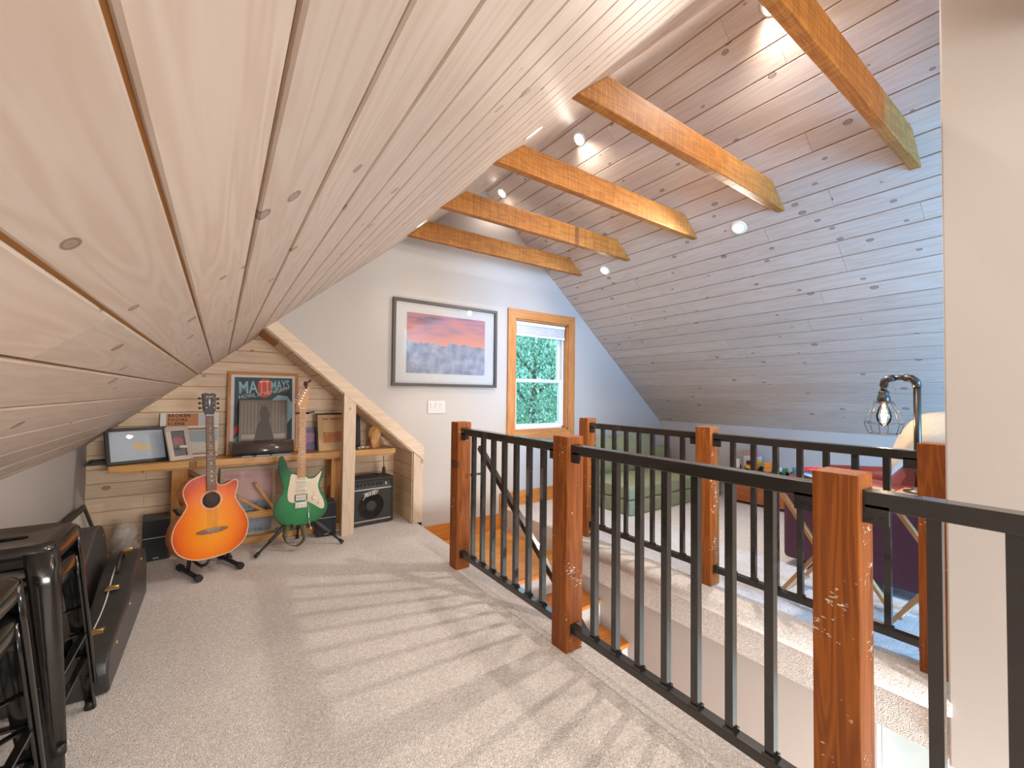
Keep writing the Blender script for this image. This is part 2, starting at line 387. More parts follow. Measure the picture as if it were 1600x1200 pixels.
def slope_rows(sign, BW, x_groove, gap, end):
    """planks from the ridge down; a narrow first plank sets the groove positions"""
    V = Vector((sign/KL, 0, -SL/KL)); U = (0, -sign, 0)
    off = (abs(x_groove-XRID)*KL) % BW
    n = int((((XR-XRID) if sign > 0 else (XRID-XL))*KL-off)/BW)+1
    y0, y1 = (lambda v: -end(v)), (lambda v: -YF)
    if sign < 0: y0, y1 = (lambda v: YF), end
    lay(ceil, M_PINE, (XRID, 0, ZRID), U, V, 1, off, y0, y1, mean=2.6, gap=gap)
    lay(ceil, M_PINE, Vector((XRID, 0, ZRID))+V*off, U, V, n, BW, (lambda v: y0(v+off)), (lambda v: y1(v+off)), mean=2.6, gap=gap)
slope_rows(-1, .1255, .038, .006, lambda v: (YB if XRID-v/KL < AXP+.02 else YW))
slope_rows(1, .1275, 2.721, .0042, lambda v: YW)

# alcove lining: back wall, jamb and sloping soffit, each of single boards
M2 = {}
wb = struct(MB().prism([(XL-.1, -.26), (1.55, -.26), (1.55, AZ+.05), (AXP, AZP+.1), (XL-.1, zl(XL)+.05)], 'y', YB, YB+.1).build('wall_alcove_back', M_GROOVE))
BOARD.clear()
def xr_(v): return AX if v < AZ else AX-(v-AZ)/.86
def xl_(v): return max(XL, (v+.03-1.408)/SL)
lay(wb, M_PINEV, (0, YB, .0), (-1, 0, 0), (0, 0, 1), 17, .0985, lambda v: -(xr_(v-.05) if v > AZ else AX), lambda v: -max(XL, (v-.03-1.408)/SL), mean=1.0, gap=.003)
wj = struct(MB().box(AX+.0075, AX+.09, YW+.13, YB, -.26, AZ+.03).build('wall_alcove_right', M_GROOVE))
BOARD.clear()
lay(wj, M_PINEV, (AX+.001, 0, 0), (0, 1, 0), (0, 0, 1), 5, .126, lambda v: YW, lambda v: YB, mean=3, gap=.004)
KA = math.hypot(1, .86)
so = MB().prism([(AX+.09, AZ-.02), (AXP-.02, AZP), (AXP-.02, AZP+.1), (AX+.09, AZ+.1)], 'y', YW+.13, YB)
ws = struct(so.build('wall_alcove_slope', M_GROOVE))
BOARD.clear()
lay(ws, M_PINEV, (AX, 0, AZ), (0, 1, 0), (-1/KA, 0, .86/KA), 12, .127, lambda v: YW, lambda v: YB, mean=3, gap=.004)
BOARD.clear()
# trim round the alcove opening
tw = .095
xo = AXP + tw*KA/(SL+.86)
tr1 = MB().prism([(AXP, AZP-.001), (AX, AZ), (AX+tw, za(AX+tw)), (AX+tw, za(AX+tw)+tw*KA), (xo, zl(xo)-.013)], 'y', YW-.022, YW).build('trim_1', wood('pale_pine_trim_slope', (.70,.55,.41), (.60,.44,.30), 'x', .5, .8, .3, (.35,.2,.12), wash=1), bevel=.003)
struct(tr1)
struct(MB().prism([(AX, 0), (AX+tw, 0), (AX+tw, za(AX+tw)-.003), (AX, AZ-.003)], 'y', YW-.020, YW).build('trim_2', M_TRIMZ, bevel=.003))
pst = MB().box(.815, .91, YW-.022, YW+.055, 0, za(.91)+.0).prism([(.815, za(.91)), (.91, za(.91)), (.815, za(.815))], 'y', YW-.021, YW+.055)
tag(pst.build('wood_post', M_TRIMZ, bevel=.003), 'pale pine upright post at the alcove opening between green guitar and amplifier', 'post')

# baseboards in orange fir
struct(MB().box(1.48, 2.33, YW-.018, YW, -.2, -.05).build('baseboard_landing', M_FIRX, bevel=.003))
struct(MB().box(2.33, 2.43, YW-.02, YW, -.2, .145).build('trim_3', M_FIRZ, bevel=.003))
struct(MB().box(2.43, XR, YW-.018, YW, 0, .145).build('baseboard_back', M_FIRX, bevel=.003))
struct(MB().box(XR-.018, XR, YF, YW, 0, .10).build('baseboard_right', M_WHITE, bevel=.003))

# window in the gable
win = struct(bpy.data.objects.new('window_1', None)); COL.objects.link(win)
cw = .096
MB().prism([(WX0-cw, WZ0-cw), (WX0, WZ0), (WX0, WZ1), (WX0-cw, WZ1+cw)], 'y', YW-.022, YW).build('casing', M_CASZ, win, .003)
MB().prism([(WX1+cw, WZ0-cw), (WX1, WZ0), (WX1, WZ1), (WX1+cw, WZ1+cw)], 'y', YW-.022, YW).build('casing', M_CASZ, win, .003)
MB().prism([(WX0-cw, WZ1+cw), (WX0, WZ1), (WX1, WZ1), (WX1+cw, WZ1+cw)], 'y', YW-.022, YW).build('casing', M_CASX, win, .003)
MB().prism([(WX0-cw, WZ0-cw), (WX0, WZ0), (WX1, WZ0), (WX1+cw, WZ0-cw)], 'y', YW-.022, YW).build('casing', M_CASX, win, .003)
j = MB(); jt = .016
j.box(WX0, WX0+jt, YW-.004, YW+.11, WZ0, WZ1).box(WX1-jt, WX1, YW-.004, YW+.11, WZ0, WZ1).box(WX0, WX1, YW-.004, YW+.11, WZ1-jt, WZ1).box(WX0, WX1, YW-.004, YW+.11, WZ0, WZ0+jt)
j.build('jamb', M_CASZ, win)
def sash(x0, x1, z0, z1, y, fr, nm):
    m = MB().box(x0, x0+fr, y, y+.03, z0, z1).box(x1-fr, x1, y, y+.03, z0, z1).box(x0+fr, x1-fr, y, y+.03, z0, z0+fr).box(x0+fr, x1-fr, y, y+.03, z1-fr, z1)
    o = m.build(nm, M_WHITE, win, .003)
    MB().box(x0+fr, x1-fr, y+.012, y+.016, z0+fr, z1-fr).build('pane', M_GLASS, o)
ix0, ix1 = WX0+jt, WX1-jt
m = MB().box(ix0, ix0+.022, YW+.05, YW+.13, WZ0+jt, WZ1-jt).box(ix1-.022, ix1, YW+.05, YW+.13, WZ0+jt, WZ1-jt).box(ix0, ix1, YW+.05, YW+.13, WZ0+jt, WZ0+jt+.022).box(ix0, ix1, YW+.05, YW+.13, WZ1-jt-.022, WZ1-jt)
m.build('frame', M_WHITE, win, .003)
ZM = 1.295
sash(ix0+.02, ix1-.02, WZ0+jt+.02, ZM+.02, YW+.06, .034, 'lower_sash')
sash(ix0+.02, ix1-.02, ZM-.02, WZ1-jt-.02, YW+.094, .034, 'upper_sash')
MB().box((ix0+ix1)/2-.03, (ix0+ix1)/2+.03, YW+.05, YW+.07, ZM+.02, ZM+.032).build('sash_lock', M_WHITE, win, .003)
b_ = MB().box(ix0+.012, ix1-.012, YW+.012, YW+.05, WZ1-jt-.04, WZ1-jt-.004)
bl = b_.build('blind_head', M_WHITE, win, .004)
for k in range(5):
    z = WZ1-jt-.05-.018*k
    MB().prism([(YW+.014, z), (YW+.03, z+.01), (YW+.048, z), (YW+.03, z-.01)], 'x', ix0+.014, ix1-.014).build('blind_pleat', plain('blind_fabric_%d' % k, (.72,.71,.72), .8), win)
MB().box(ix0+.012, ix1-.012, YW+.014, YW+.048, WZ1-jt-.157, WZ1-jt-.135).build('blind_rail', M_WHITE, win, .004)
for n, (x0, x1, z0, z1) in enumerate(B):
    ww = struct(bpy.data.objects.new('window_%d' % (n+2), None)); COL.objects.link(ww)  # first frame is added round the rear fill lamp, second is the side window
    MB().box(x0, x0+.05, YF-.08, YF-.03, z0, z1).box(x1-.05, x1, YF-.08, YF-.03, z0, z1).box(x0, x1, YF-.08, YF-.03, z0, z0+.05).box(x0, x1, YF-.08, YF-.03, z1-.05, z1).build('frame', M_WHITE, ww)

ww = struct(bpy.data.objects.new('window_4', None)); COL.objects.link(ww)  # unseen frame added round the stairwell fill lamp
MB().box(1.54, 1.59, -1.3, -1.26, -2.0, -1.0).box(2.29, 2.34, -1.3, -1.26, -2.0, -1.0).box(1.59, 2.29, -1.3, -1.26, -2.0, -1.95).box(1.59, 2.29, -1.3, -1.26, -1.05, -1.0).build('frame', M_WHITE, ww)
# outside: lawn, hill, trees
M_LEAF = plain('leaf_green', (.15,.29,.21), .5, 0, .5, 8)
M_LEAF2 = plain('leaf_light_green', (.36,.50,.30), .5, 0, .4, 8)
M_BARK = plain('bark', (.12,.08,.05), .9, 0, .3, 20, .5)
struct(MB().box(-40, 60, 3.9, 90, -3.3, -3.2).build('floor_outside', plain('grass', (.12,.24,.09), .9, 0, .4, 3)))
h = MB(); rows = []
for i in range(9):
    rows.append([(-60+k*8, 70+i*4, -3.2 + 20*math.exp(-((i-4.5)/2.2)**2)*(1+.3*math.sin(k*.9)+.15*math.sin(k*2.3))) for k in range(26)])
tag(h.grid(rows).build('hillside', plain('far_forest', (.22,.42,.46), .9, 0, .3, 1)), 'far blue-green wooded hillside seen through the window', 'hill')
def tree(x, y, h_, rx, n, label, mat, mat2):
    t = thing('tree', label, 'tree', (x, y, -3.2))
    tr = MB().tube([(0,0,0), (.1,0,h_*.35), (0,.1,h_*.6), (.1,.1,h_*.85)], [.16,.13,.09,.03], 8)
    for k in range(7):
        a = k*2.4; z = h_*(.35+.07*k)
        tr.tube([(0.05,0,z), (.6*rx*math.cos(a), .6*rx*math.sin(a), z+h_*.12)], [.05,.015], 6)
    tr.build('trunk', M_BARK, t)
    for mt, cnt in ((mat, n), (mat2, n//3)):
        vs = []; fs = []
        for i in range(cnt):
            th = random.uniform(0, 6.283); ph = math.acos(random.uniform(-1, 1)); rr = random.uniform(.35, 1)**.5
            c0 = Vector((rx*rr*math.sin(ph)*math.cos(th), rx*rr*math.sin(ph)*math.sin(th), h_*.62+h_*.42*rr*math.cos(ph)))
            s = random.uniform(.028, .06)
            e = Matrix.Rotation(random.uniform(0, 6.28), 3, 'Z') @ Matrix.Rotation(random.uniform(.2, 1.4), 3, 'X')
            k = len(vs)
            vs += [c0+e@Vector(p)*s for p in ((0,-1,0), (.55,-.2,.1), (0,1,0), (-.55,-.2,.1))]; fs += [(k,k+1,k+2,k+3)]
        m = MB(); m.v = [tuple(p) for p in vs]; m.f = fs; m.sm = [False]*len(fs)
        m.build('leaves', mt, t)['kind'] = 'stuff'
tree(5.9, 7.6, 6.2, 1.35, 15000, 'leafy green tree filling the view outside the window', M_LEAF, M_LEAF2)
tree(8.2, 10.2, 4.6, 1.9, 14000, 'lower bushy tree behind the leafy tree outside the window', M_LEAF, M_LEAF2)

# ------------------------------------------------------------------ beams and downlights
BY = [3.16, 2.54, 1.88, 1.26, .60, -.06, -.72]
ORD = ['first', 'second', 'third', 'fourth', 'fifth', 'sixth', 'seventh']
for i, y in enumerate(BY):
    z0, z1 = 2.385, 2.535
    xs = [(z0-1.408)/SL+.012, (4.963-z0)/SL-.012, (4.963-z1)/SL-.012, (z1-1.408)/SL+.012]
    cx = sum(xs)/4
    o = MB().prism([(xs[0]-cx, z0), (xs[1]-cx, z0), (xs[2]-cx, z1), (xs[3]-cx, z1)], 'y', -.023, .023).build('ceiling_beam', M_BEAM, None, .004)
    o.location = (cx, y, 0)
    tag(o, 'rough-sawn orange ceiling tie beam, %s from the white gable wall' % ORD[i], 'beam')
def downlight(x, y, left, label, on=POT):
    z = (zl(x) if left else zr(x))
    t = thing('downlight', label, 'downlight', group='recessed ceiling downlights')
    n = Vector((SL, 0, -1)).normalized() if left else Vector((-SL, 0, -1)).normalized()
    p = Vector((x, y, z)) + n*.008
    U = Vector((0, 1, 0)); V = n.cross(U)
    t.matrix_world = Matrix(((U.x, V.x, n.x, p.x), (U.y, V.y, n.y, p.y), (U.z, V.z, n.z, p.z), (0,0,0,1)))
    MB().lathe([(.036, -.001), (.036, .003), (.046, .005), (.054, .002), (.054, -.001)], n=24).build('trim_ring', M_WHITE, t)
    MB().lathe([(.034, -.001), (.034, .001), (.02, .002), (.001, .002)], n=20).build('lens', M_LENS, t)
    d = bpy.data.lights.new('downlight_lamp', 'SPOT'); d.energy = on; d.color = POTC; d.spot_size = R(150 if left or x < 2.5 else 170); d.spot_blend = .7; d.shadow_soft_size = .03
    l = bpy.data.objects.new('downlight_lamp', d); COL.objects.link(l); 
    l.parent = t
    l.location = (0, 0, .03); l.matrix_parent_inverse = Matrix.Identity(4); aim = Vector((.45 if left else .12, 0, -1)).normalized() if left or x < 2.5 else (n+Vector((0, 0, -.15))).normalized(); l.rotation_euler = (t.matrix_world.to_3x3().inverted() @ aim).to_track_quat('-Z', 'Y').to_euler()
downlight(1.235, 1.63, True, 'lit recessed downlight high in the slope above the guitars, before the third beam', 15)
downlight(1.175, 2.90, True, 'lit recessed downlight high in the slope above the guitars, between first and second beam', 5)
downlight(1.235, .25, True, 'lit recessed downlight high in the slope above the guitars, past the fifth beam', 15)
downlight(2.205, 2.31, False, 'lit recessed downlight by the ridge between second and third beam', 30)
downlight(2.205, 3.38, False, 'lit recessed downlight by the ridge between first beam and gable wall', 6)
downlight(2.205, .95, False, 'lit recessed downlight by the ridge between fourth and fifth beam', 45)
downlight(3.071, 2.849, False, 'lit recessed downlight low on the slope above the sofa, between first and second beam', 14)
downlight(3.067, 1.547, False, 'lit recessed downlight low on the slope over the far railing, between third and fourth beam', 98)

# ------------------------------------------------------------------ staircase
st = thing('staircase', 'orange wood staircase with plank landing and white risers going down between the railings', 'staircase', (1.9, 3, -.2))
st.matrix_world = Matrix.Identity(4)
pl = .08; ny = int((YW-2.50)/pl)
bd = MB().box(-(XS1-XS0)/2, (XS1-XS0)/2, -pl/2+.0008, pl/2-.0008, -.02, 0).mesh('plank'); bd.materials.append(M_OAK)
for k in range(13):
    o = bpy.data.objects.new('plank', bd); COL.objects.link(o); o.parent = st; o.location = ((XS0+XS1)/2-.02, YW-.02-pl*(k+.5), -.2)
MB().tube([(XS0-.03, 2.49, -.216), (XS1, 2.49, -.216)], .016, 12).build('nosing', M_FIRX, st)
MB().box(XS0-.03, XS1, 2.52, 2.54, -.39, -.216).build('riser', M_WALL, st)
MB().box(XS0-.03, XS1, 2.54, YW, -.30, -.221).build('landing_frame', M_WALL, st)
for k in range(1, 11):
    y = 2.50-.262*k; z = -.2-.19*k
    MB().box(XS0-.03, XS1-.005, y-.01, y+.285, z-.032, z).build('tread', M_FIRX, st, .012, 3)
    if k < 10: MB().box(XS0-.03, XS1-.003, y+.012, y+.032, z-.19, z-.03).build('riser', M_WALL, st)

# ------------------------------------------------------------------ railings
def railing(label, x, ys, secs, inner, posts=True):
    t = thing('stair_railing', label, 'railing')
    t.location = (x, (ys[0]+ys[-1])/2, 0)
    def pm(mb, name, mat, par=t, bevel=0):
        o = mb.build(name, mat, par, bevel)
        return o
    oy = t.location.y
    for y in ys:
        o = MB().box(-.05, .05, -.05, .05, 0, .96).build('post', M_POST, t, .004); o.location = (0, y-oy, 0)
    bal = MB().box(-.0125, .0125, -.0125, .0125, .112, .882).mesh('baluster'); bal.materials.append(M_BLACK)
    shoe = MB().box(-.018, .018, -.018, .018, .113, .124).mesh('shoe'); shoe.materials.append(M_BLACK)
    for a, b in secs:
        y0, y1 = min(a, b)+.05-oy, max(a, b)-.05-oy
        tr = MB().box(-.027, .027, y0, y1, .880, .922).build('top_rail', M_BLACK, t, .003)
        br = MB().box(-.02, .02, y0, y1, .082, .114).build('bottom_rail', M_BLACK, t, .002)
        for e, s in ((y0, 1), (y1, -1)):
            bk = MB().box(-.027, -.021, min(e, e+s*.05), max(e, e+s*.05), .845, .89).box(-.028, .028, min(e, e+s*.005), max(e, e+s*.006), .845, .925).build('bracket', M_BLACK, tr)
            MB().cyl((-.030, e+s*.015, .858), (-.026, e+s*.015, .858), .004, n=8).cyl((-.030, e+s*.037, .862), (-.026, e+s*.037, .862), .004, n=8).build('screw', M_BLACKP, tr)
            MB().box(-.026, .026, min(e, e+s*.006), max(e, e+s*.006), .072, .124).build('bracket', M_BLACK, br)
        n = 7 if abs(a-b) > .9 else 5
        st_ = (y1-y0)/(n+1) if n == 5 else .1165
        for k in range(n):
            y = (y0+y1)/2 + (k-(n-1)/2)*st_
            o = bpy.data.objects.new('baluster', bal); COL.objects.link(o); o.parent = t; o.location = (0, y, 0)
            q = bpy.data.objects.new('shoe', shoe); COL.objects.link(q); q.parent = br; q.location = (0, y, 0)
    return t
railing('black metal railing with orange wooden posts at the edge of the room with the guitars', 1.33, [2.51, 1.455, .41, -.635], [(2.51, 1.455), (1.455, .41), (.41, -.635)], 1)
railing('black metal railing with orange wooden posts along the sofa side of the stairwell', 2.50, [2.50, 1.46, .44], [(2.50, 1.46), (1.46, .44)], -1)
hr = thing('handrail', 'slim dark handrail sloping down the stair beside the first railing post', 'handrail')
MB().bar((1.50, 2.55, .775), (1.50, .5, -.79), .032, .038).build('rail', M_BLACK, hr, .004)
MB().tube([(1.38, 2.50, .60), (1.48, 2.50, .60), (1.5, 2.50, .62), (1.50, 2.50, .72)], .008, 8).build('bracket', M_BLACK, hr)
# ------------------------------------------------------------------ wall things
def frame_parts(t, w, h, fw_, fd, mat, back=M_DARK, glass=True, wood_x=None, wood_z=None):
    """frame round a w x h opening; local x right, z up from the lower edge, front at -y"""
    mx_, mz_ = wood_x or mat, wood_z or mat
    for z0, z1 in ((0, fw_), (h-fw_, h)): MB().box(-w/2, w/2, -fd, 0, z0, z1).build('frame_rail', mx_, t, .0015)
    for x0, x1 in ((-w/2, -w/2+fw_), (w/2-fw_, w/2)): MB().box(x0, x1, -fd, 0, fw_, h-fw_).build('frame_stile', mz_, t, .0015)
    MB().box(-w/2+.002, w/2-.002, -.004, 0, .002, h-.002).build('backing', back, t)
    if glass: MB().box(-w/2+fw_, w/2-fw_, -fd*.72-.0012, -fd*.72, fw_, h-fw_).build('glass', M_PICGLASS, t)
def flat(t, poly, mat, name, y, th=.0008):
    return MB().prism(poly, 'y', y-th, y).build(name, mat, t)
def rect(x0, x1, z0, z1): return [(x0, z0), (x1, z0), (x1, z1), (x0, z1)]
def picture_mat(name, sky, hor, land, zh, amp, w, noise=6):
    """printed landscape: banded sky over a ridge line"""
    m, b, N, L = nt(name); b.inputs['Roughness'].default_value = .5
    tc = N('ShaderNodeTexCoord'); sp = N('ShaderNodeSeparateXYZ'); L(tc.outputs['Object'], sp.inputs[0])
    mp = N('ShaderNodeMapping'); mp.inputs['Scale'].default_value = (noise*.6, 0, noise*2.6); mp.inputs['Rotation'].default_value = (0, .25, 0); L(tc.outputs['Object'], mp.inputs[0])
    n = N('ShaderNodeTexNoise'); n.inputs['Scale'].default_value = 1; n.inputs['Detail'].default_value = 5; L(mp.outputs[0], n.inputs['Vector'])
    rp = ramp(N, sky); L(n.outputs['Fac'], rp.inputs[0])
    gz = N('ShaderNodeMapRange'); L(sp.outputs[2], gz.inputs[0]); gz.inputs[1].default_value = zh; gz.inputs[2].default_value = zh+.2
    gr = N('ShaderNodeMix', data_type='RGBA'); L(gz.outputs[0], gr.inputs[0]); gr.inputs[6].default_value = rgba(hor); L(rp.outputs[0], gr.inputs[7])
    n2 = N('ShaderNodeTexNoise'); n2.noise_dimensions = '1D'; n2.inputs['Scale'].default_value = 7/w; n2.inputs['Detail'].default_value = 4; L(sp.outputs[0], n2.inputs['W'])
    hh = N('ShaderNodeMath', operation='MULTIPLY_ADD'); L(n2.outputs['Fac'], hh.inputs[0]); hh.inputs[1].default_value = amp; hh.inputs[2].default_value = zh-amp*.4
    lt = N('ShaderNodeMath', operation='LESS_THAN'); L(sp.outputs[2], lt.inputs[0]); L(hh.outputs[0], lt.inputs[1])
    n3 = N('ShaderNodeTexNoise'); n3.inputs['Scale'].default_value = 9/w; n3.inputs['Detail'].default_value = 6; L(tc.outputs['Object'], n3.inputs['Vector'])
    rl = ramp(N, land); L(n3.outputs['Fac'], rl.inputs[0])
    mx = N('ShaderNodeMix', data_type='RGBA'); L(lt.outputs[0], mx.inputs[0]); L(gr.outputs[2], mx.inputs[6]); L(rl.outputs[0], mx.inputs[7])
    L(mx.outputs[2], b.inputs['Base Color']); return m
p = thing('wall_picture', 'large dark-framed photograph of snowy mountains under a pink sunset on the white gable wall', 'picture', (1.73, YW-.004, 1.21))
frame_parts(p, 1.06, .767, .026, .032, plain('bronze_frame', (.075,.062,.05), .4))
flat(p, rect(-.505, .505, .026, .741), plain('white_mat_board', (.60,.575,.55), .8), 'mat_board', -.0045)
flat(p, rect(-.40, .40, .117, .655), picture_mat('sunset_print', [(.35, (.20,.13,.19)), (.5, (.40,.18,.21)), (.65, (.55,.20,.16))], (.70,.27,.15), [(.3, (.17,.17,.22)), (.5, (.28,.28,.34)), (.7, (.40,.39,.44))], .38, .12, .8), 'print', -.006)
s = thing('light_switch', 'white three-gang light switch below the mountain photograph', 'light switch', (1.626, YW-.002, 1.024))
MB().box(-.086, .086, -.008, .001, -.058, .058).build('plate', M_PLATE, s, .003)
for k in (-1, 0, 1):
    MB().prism([(-.009, -.033), (-.0115, 0), (-.0165, .033), (-.006, .033), (-.006, -.033)], 'x', k*.046-.016, k*.046+.016).build('rocker', M_PLATE, s, .001)

# ------------------------------------------------------------------ alcove furniture
ZS = .652
sh = thing('shelf_table', 'long varnished pine shelf on wooden legs across the panelled alcove', 'shelf', (.36, 3.88, 0))
MB().box(-.95, .95, -.155, .148, ZS-.045, ZS).build('shelf_board', M_SHELF, sh, .004)
MB().box(-.90, .94, -.13, .148, ZS-.062, ZS-.045).build('under_board', M_SHELF, sh, .003)
for x in (-.585, .465): MB().box(x-.045, x+.045, -.10, -.06, 0, ZS-.062).box(x-.045, x+.045, .08, .12, 0, ZS-.062).build('leg', M_SHELFZ, sh, .003)
MB().box(-.54, .42, -.035, .005, .16, .21).build('stretcher', M_SHELF, sh, .003)
MB().bar((-.575, .02, .58), (.05, .02, .12), .02, .045, (0,1,0)).bar((-.12, -.02, .43), (.12, -.02, .03), .02, .03, (0,1,0)).build('brace', M_SHELF, sh)
MB().box(-.62, .50, -.14, -.115, 0, .05).build('foot_rail', M_SHELF, sh, .003)

def lean(t, a): t.rotation_euler.x = -a     # top tips backwards (+y)
# poster
po = thing('poster_frame', 'framed concert poster in an orange wooden frame, leaning at the back of the shelf', 'poster', (.293, 3.945, ZS), (R(-6), 0, 0))
frame_parts(po, .50, .655, .022, .02, M_FIRX, wood_z=M_FIRZ, glass=False)
flat(po, rect(-.23, .23, .02, .635), plain('poster_border', (.80,.78,.72), .7), 'poster_paper', -.0045)
flat(po, rect(-.205, .205, .035, .612), plain('poster_navy', (.055,.085,.11), .6, 0, .3, 20), 'poster_print', -.0056)
M_PB = plain('print_pale_blue', (.33,.55,.62), .6); M_PR = plain('print_red', (.72,.10,.06), .6); M_PC = plain('print_cream', (.80,.74,.62), .6)
flat(po, [(-.035,.46),(.0,.445),(.045,.465),(.052,.55),(.035,.60),(-.02,.60),(-.048,.56)], M_PR, 'print_patch', -.0066)
flat(po, [(.02,.40),(.10,.47),(.17,.46),(.205,.40),(.20,.28),(.16,.22),(.14,.30),(.12,.38)], M_PB, 'print_patch', -.0066)
flat(po, [(-.205,.20),(-.10,.32),(-.13,.24),(-.205,.14)], M_PR, 'print_patch', -.0066)
flat(po, [(-.205,.12),(-.12,.20),(-.14,.10),(-.205,.05)], M_PB, 'print_patch', -.0066)
def word(par, txt, x, z, size, mat, y, tilt=0, sx=1, bold=.0, nm='lettering', sp=1):
    return text_mesh(txt, size, nm, mat, par, (x, y, z), (R(90), -tilt, 0), sx, bold, sp=sp)
def fit(par, txt, x0, x1, z0, z1, mat, y, tilt=0, bold=.0, nm='lettering'):
    """lettering scaled to fill a box"""
    o = text_mesh(txt, .1, nm, mat, par, (x0, y, z0), (R(90), -tilt, 0), 1, bold)
    xs = [v.co.x for v in o.data.vertices]; ys = [v.co.y for v in o.data.vertices]
    kx, ky = (x1-x0)/(max(xs)-min(xs)), (z1-z0)/(max(ys)-min(ys))
    for v in o.data.vertices: v.co.x = (v.co.x-min(xs))*kx; v.co.y = (v.co.y-min(ys))*ky
    return o
fit(po, 'MA', -.172, -.042, .478, .578, M_PB, -.0078, R(3), .0015)
M_SAL = plain('print_salmon', (.88,.55,.45), .6)
for xa in (-.034, .006): fit(po, 'T', xa, xa+.034, .490+xa*.05, .586+xa*.05, M_SAL, -.0078, R(3), 0)
fit(po, 'MAYS', .050, .185, .512, .590, M_PB, -.0078, R(3), .0015)
fit(po, 'HOWL', -.172, -.055, .436, .466, M_PC, -.0092, R(9), .0)
fit(po, 'AT THE', -.046, .045, .456, .482, M_PC, -.0092, R(13), .0)
fit(po, 'NIGHT', .052, .175, .480, .510, M_PC, -.0092, R(13), .0)
# smoked stand with album
bs = thing('record_stand', 'smoked acrylic stand holding a brown album sleeve in front of the poster', 'record stand', (.285, 3.835, ZS+.0126))
M_SMOKE = plain('smoked_acrylic', (.085,.065,.055), .12, 0, .2, 10, coat=.5)
pr = [(-.085, .004), (-.088, .03), (-.075, .075), (-.045, .095), (-.012, .098), (.02, .098), (.05, .0), (.044, 0), (.014, .092), (-.012, .092), (-.042, .089), (-.069, .071), (-.081, .03), (-.079, .004)]
MB().prism(pr, 'x', -.205, .205, True).build('cradle', M_SMOKE, bs)
al = MB().box(-.165, .165, -.004, .004, 0, .32).build('album_sleeve', plain('album_brown', (.15,.115,.085), .45, 0, .25, 14), bs); al.location = (0, .015, .098); al.rotation_euler = (R(-9), 0, 0)
for k in range(13):
    x = -.15+k*.0235
    if abs(x-.0) > .045: MB().box(x, x+.008, -.0055, -.004, .06, .30).build('print_strip', plain('album_tan_%d' % k, (.26,.20,.15), .5), al)
MB().prism([(-.065,0),(.075,0),(.045,.12),(.035,.16),(.045,.2),(.02,.27),(-.015,.275),(-.03,.22),(-.02,.17),(-.045,.12)], 'y', -.0062, -.004).build('print_figure', plain('album_dark', (.07,.052,.04), .5), al)
for xa, xb in ((-.15, -.05), (.06, .15)): MB().box(xa, xb, -.0058, -.004, .015, .05).build('print_ground', plain('album_pale', (.36,.29,.23), .5), al)
mg = tag(MB().box(.10, .47, 3.735, 3.90, ZS, ZS+.012).build('magazine', plain('magazine_black', (.02,.02,.025), .3), None, .002), 'blue and black magazine lying flat under the smoked stand', 'magazine')
for k, (x0, x1) in enumerate(((.14, .21), (.235, .32), (.335, .47))):
    MB().prism([(x0, 3.737), (x1, 3.737), (x1-.015, 3.748), (x0+.02, 3.752)], 'z', ZS+.012, ZS+.0125).box(x0, x1, 3.7342, 3.735, ZS+.002, ZS+.010).build('print_patch', plain('magazine_blue_%d' % k, (.25,.40,.60), .4), mg)
# album with lettering
b2 = thing('record_sleeve', 'white-edged record sleeve with orange lettered panel and a sky picture, leaning on the shelf', 'record sleeve', (-.185, 3.935, ZS), (R(-12), 0, 0))
MB().box(-.175, .175, -.012, 0, 0, .335).build('sleeve', plain('sleeve_white', (.74,.73,.70), .5), b2, .001)
flat(b2, rect(-.14, .05, .235, .328), plain('sleeve_orange', (.62,.27,.12), .6), 'print_panel', -.012)
flat(b2, rect(.055, .17, .235, .328), plain('sleeve_grey', (.62,.62,.64), .6), 'print_panel', -.012)
flat(b2, rect(-.14, .172, .205, .218), plain('sleeve_rust', (.42,.16,.06), .6), 'print_panel', -.012)
flat(b2, rect(-.14, .172, .02, .20), picture_mat('sleeve_sky', [(.3, (.30,.40,.44)), (.7, (.40,.50,.52))], (.36,.47,.50), [(.3, (.60,.58,.48)), (.7, (.72,.70,.60))], .11, .02, .3), 'print_picture', -.012)
flat(b2, rect(-.14, .172, .018, .03), plain('sleeve_rust2', (.52,.20,.10), .6), 'print_panel', -.0128)
M_INK = plain('dark_ink', (.06,.03,.02), .6)
for i, tx in enumerate(('BROKEN', 'SOCIAL', 'SCENE')): word(b2, tx, -.132, .303-.03*i, .031, M_INK, -.0132, 0, 1.0, .001, sp=1.15)
# small whitewashed frame
wf = thing('photo_frame', 'small whitewashed photo frame leaning beside the black picture frame', 'photo frame', (-.222, 3.80, ZS), (R(-20), 0, R(32)))
frame_parts(wf, .145, .245, .03, .018, wood('whitewash_frame_x', (.66,.58,.52), (.52,.43,.36), 'x', .6), wood_z=wood('whitewash_frame_z', (.66,.58,.52), (.52,.43,.36), 'z', .6), glass=False)
flat(wf, rect(-.045, .045, .03, .215), plain('photo_dark', (.10,.09,.09), .4, 0, .5, 30), 'photo', -.006)
flat(wf, [(-.03,.12),(.03,.11),(.035,.15),(.0,.175),(-.03,.16)], plain('photo_red', (.35,.10,.12), .4, 0, .4, 60), 'photo_patch', -.0068)
flat(wf, [(-.02,.095),(.03,.09),(.03,.108),(-.02,.112)], plain('photo_white', (.65,.62,.6), .4), 'photo_patch', -.0076)
MB().box(-.03, .03, .001, .006, .03, .19).build('easel', M_BLACKP, wf)
wf.children[-1].rotation_euler = (R(26), 0, 0)
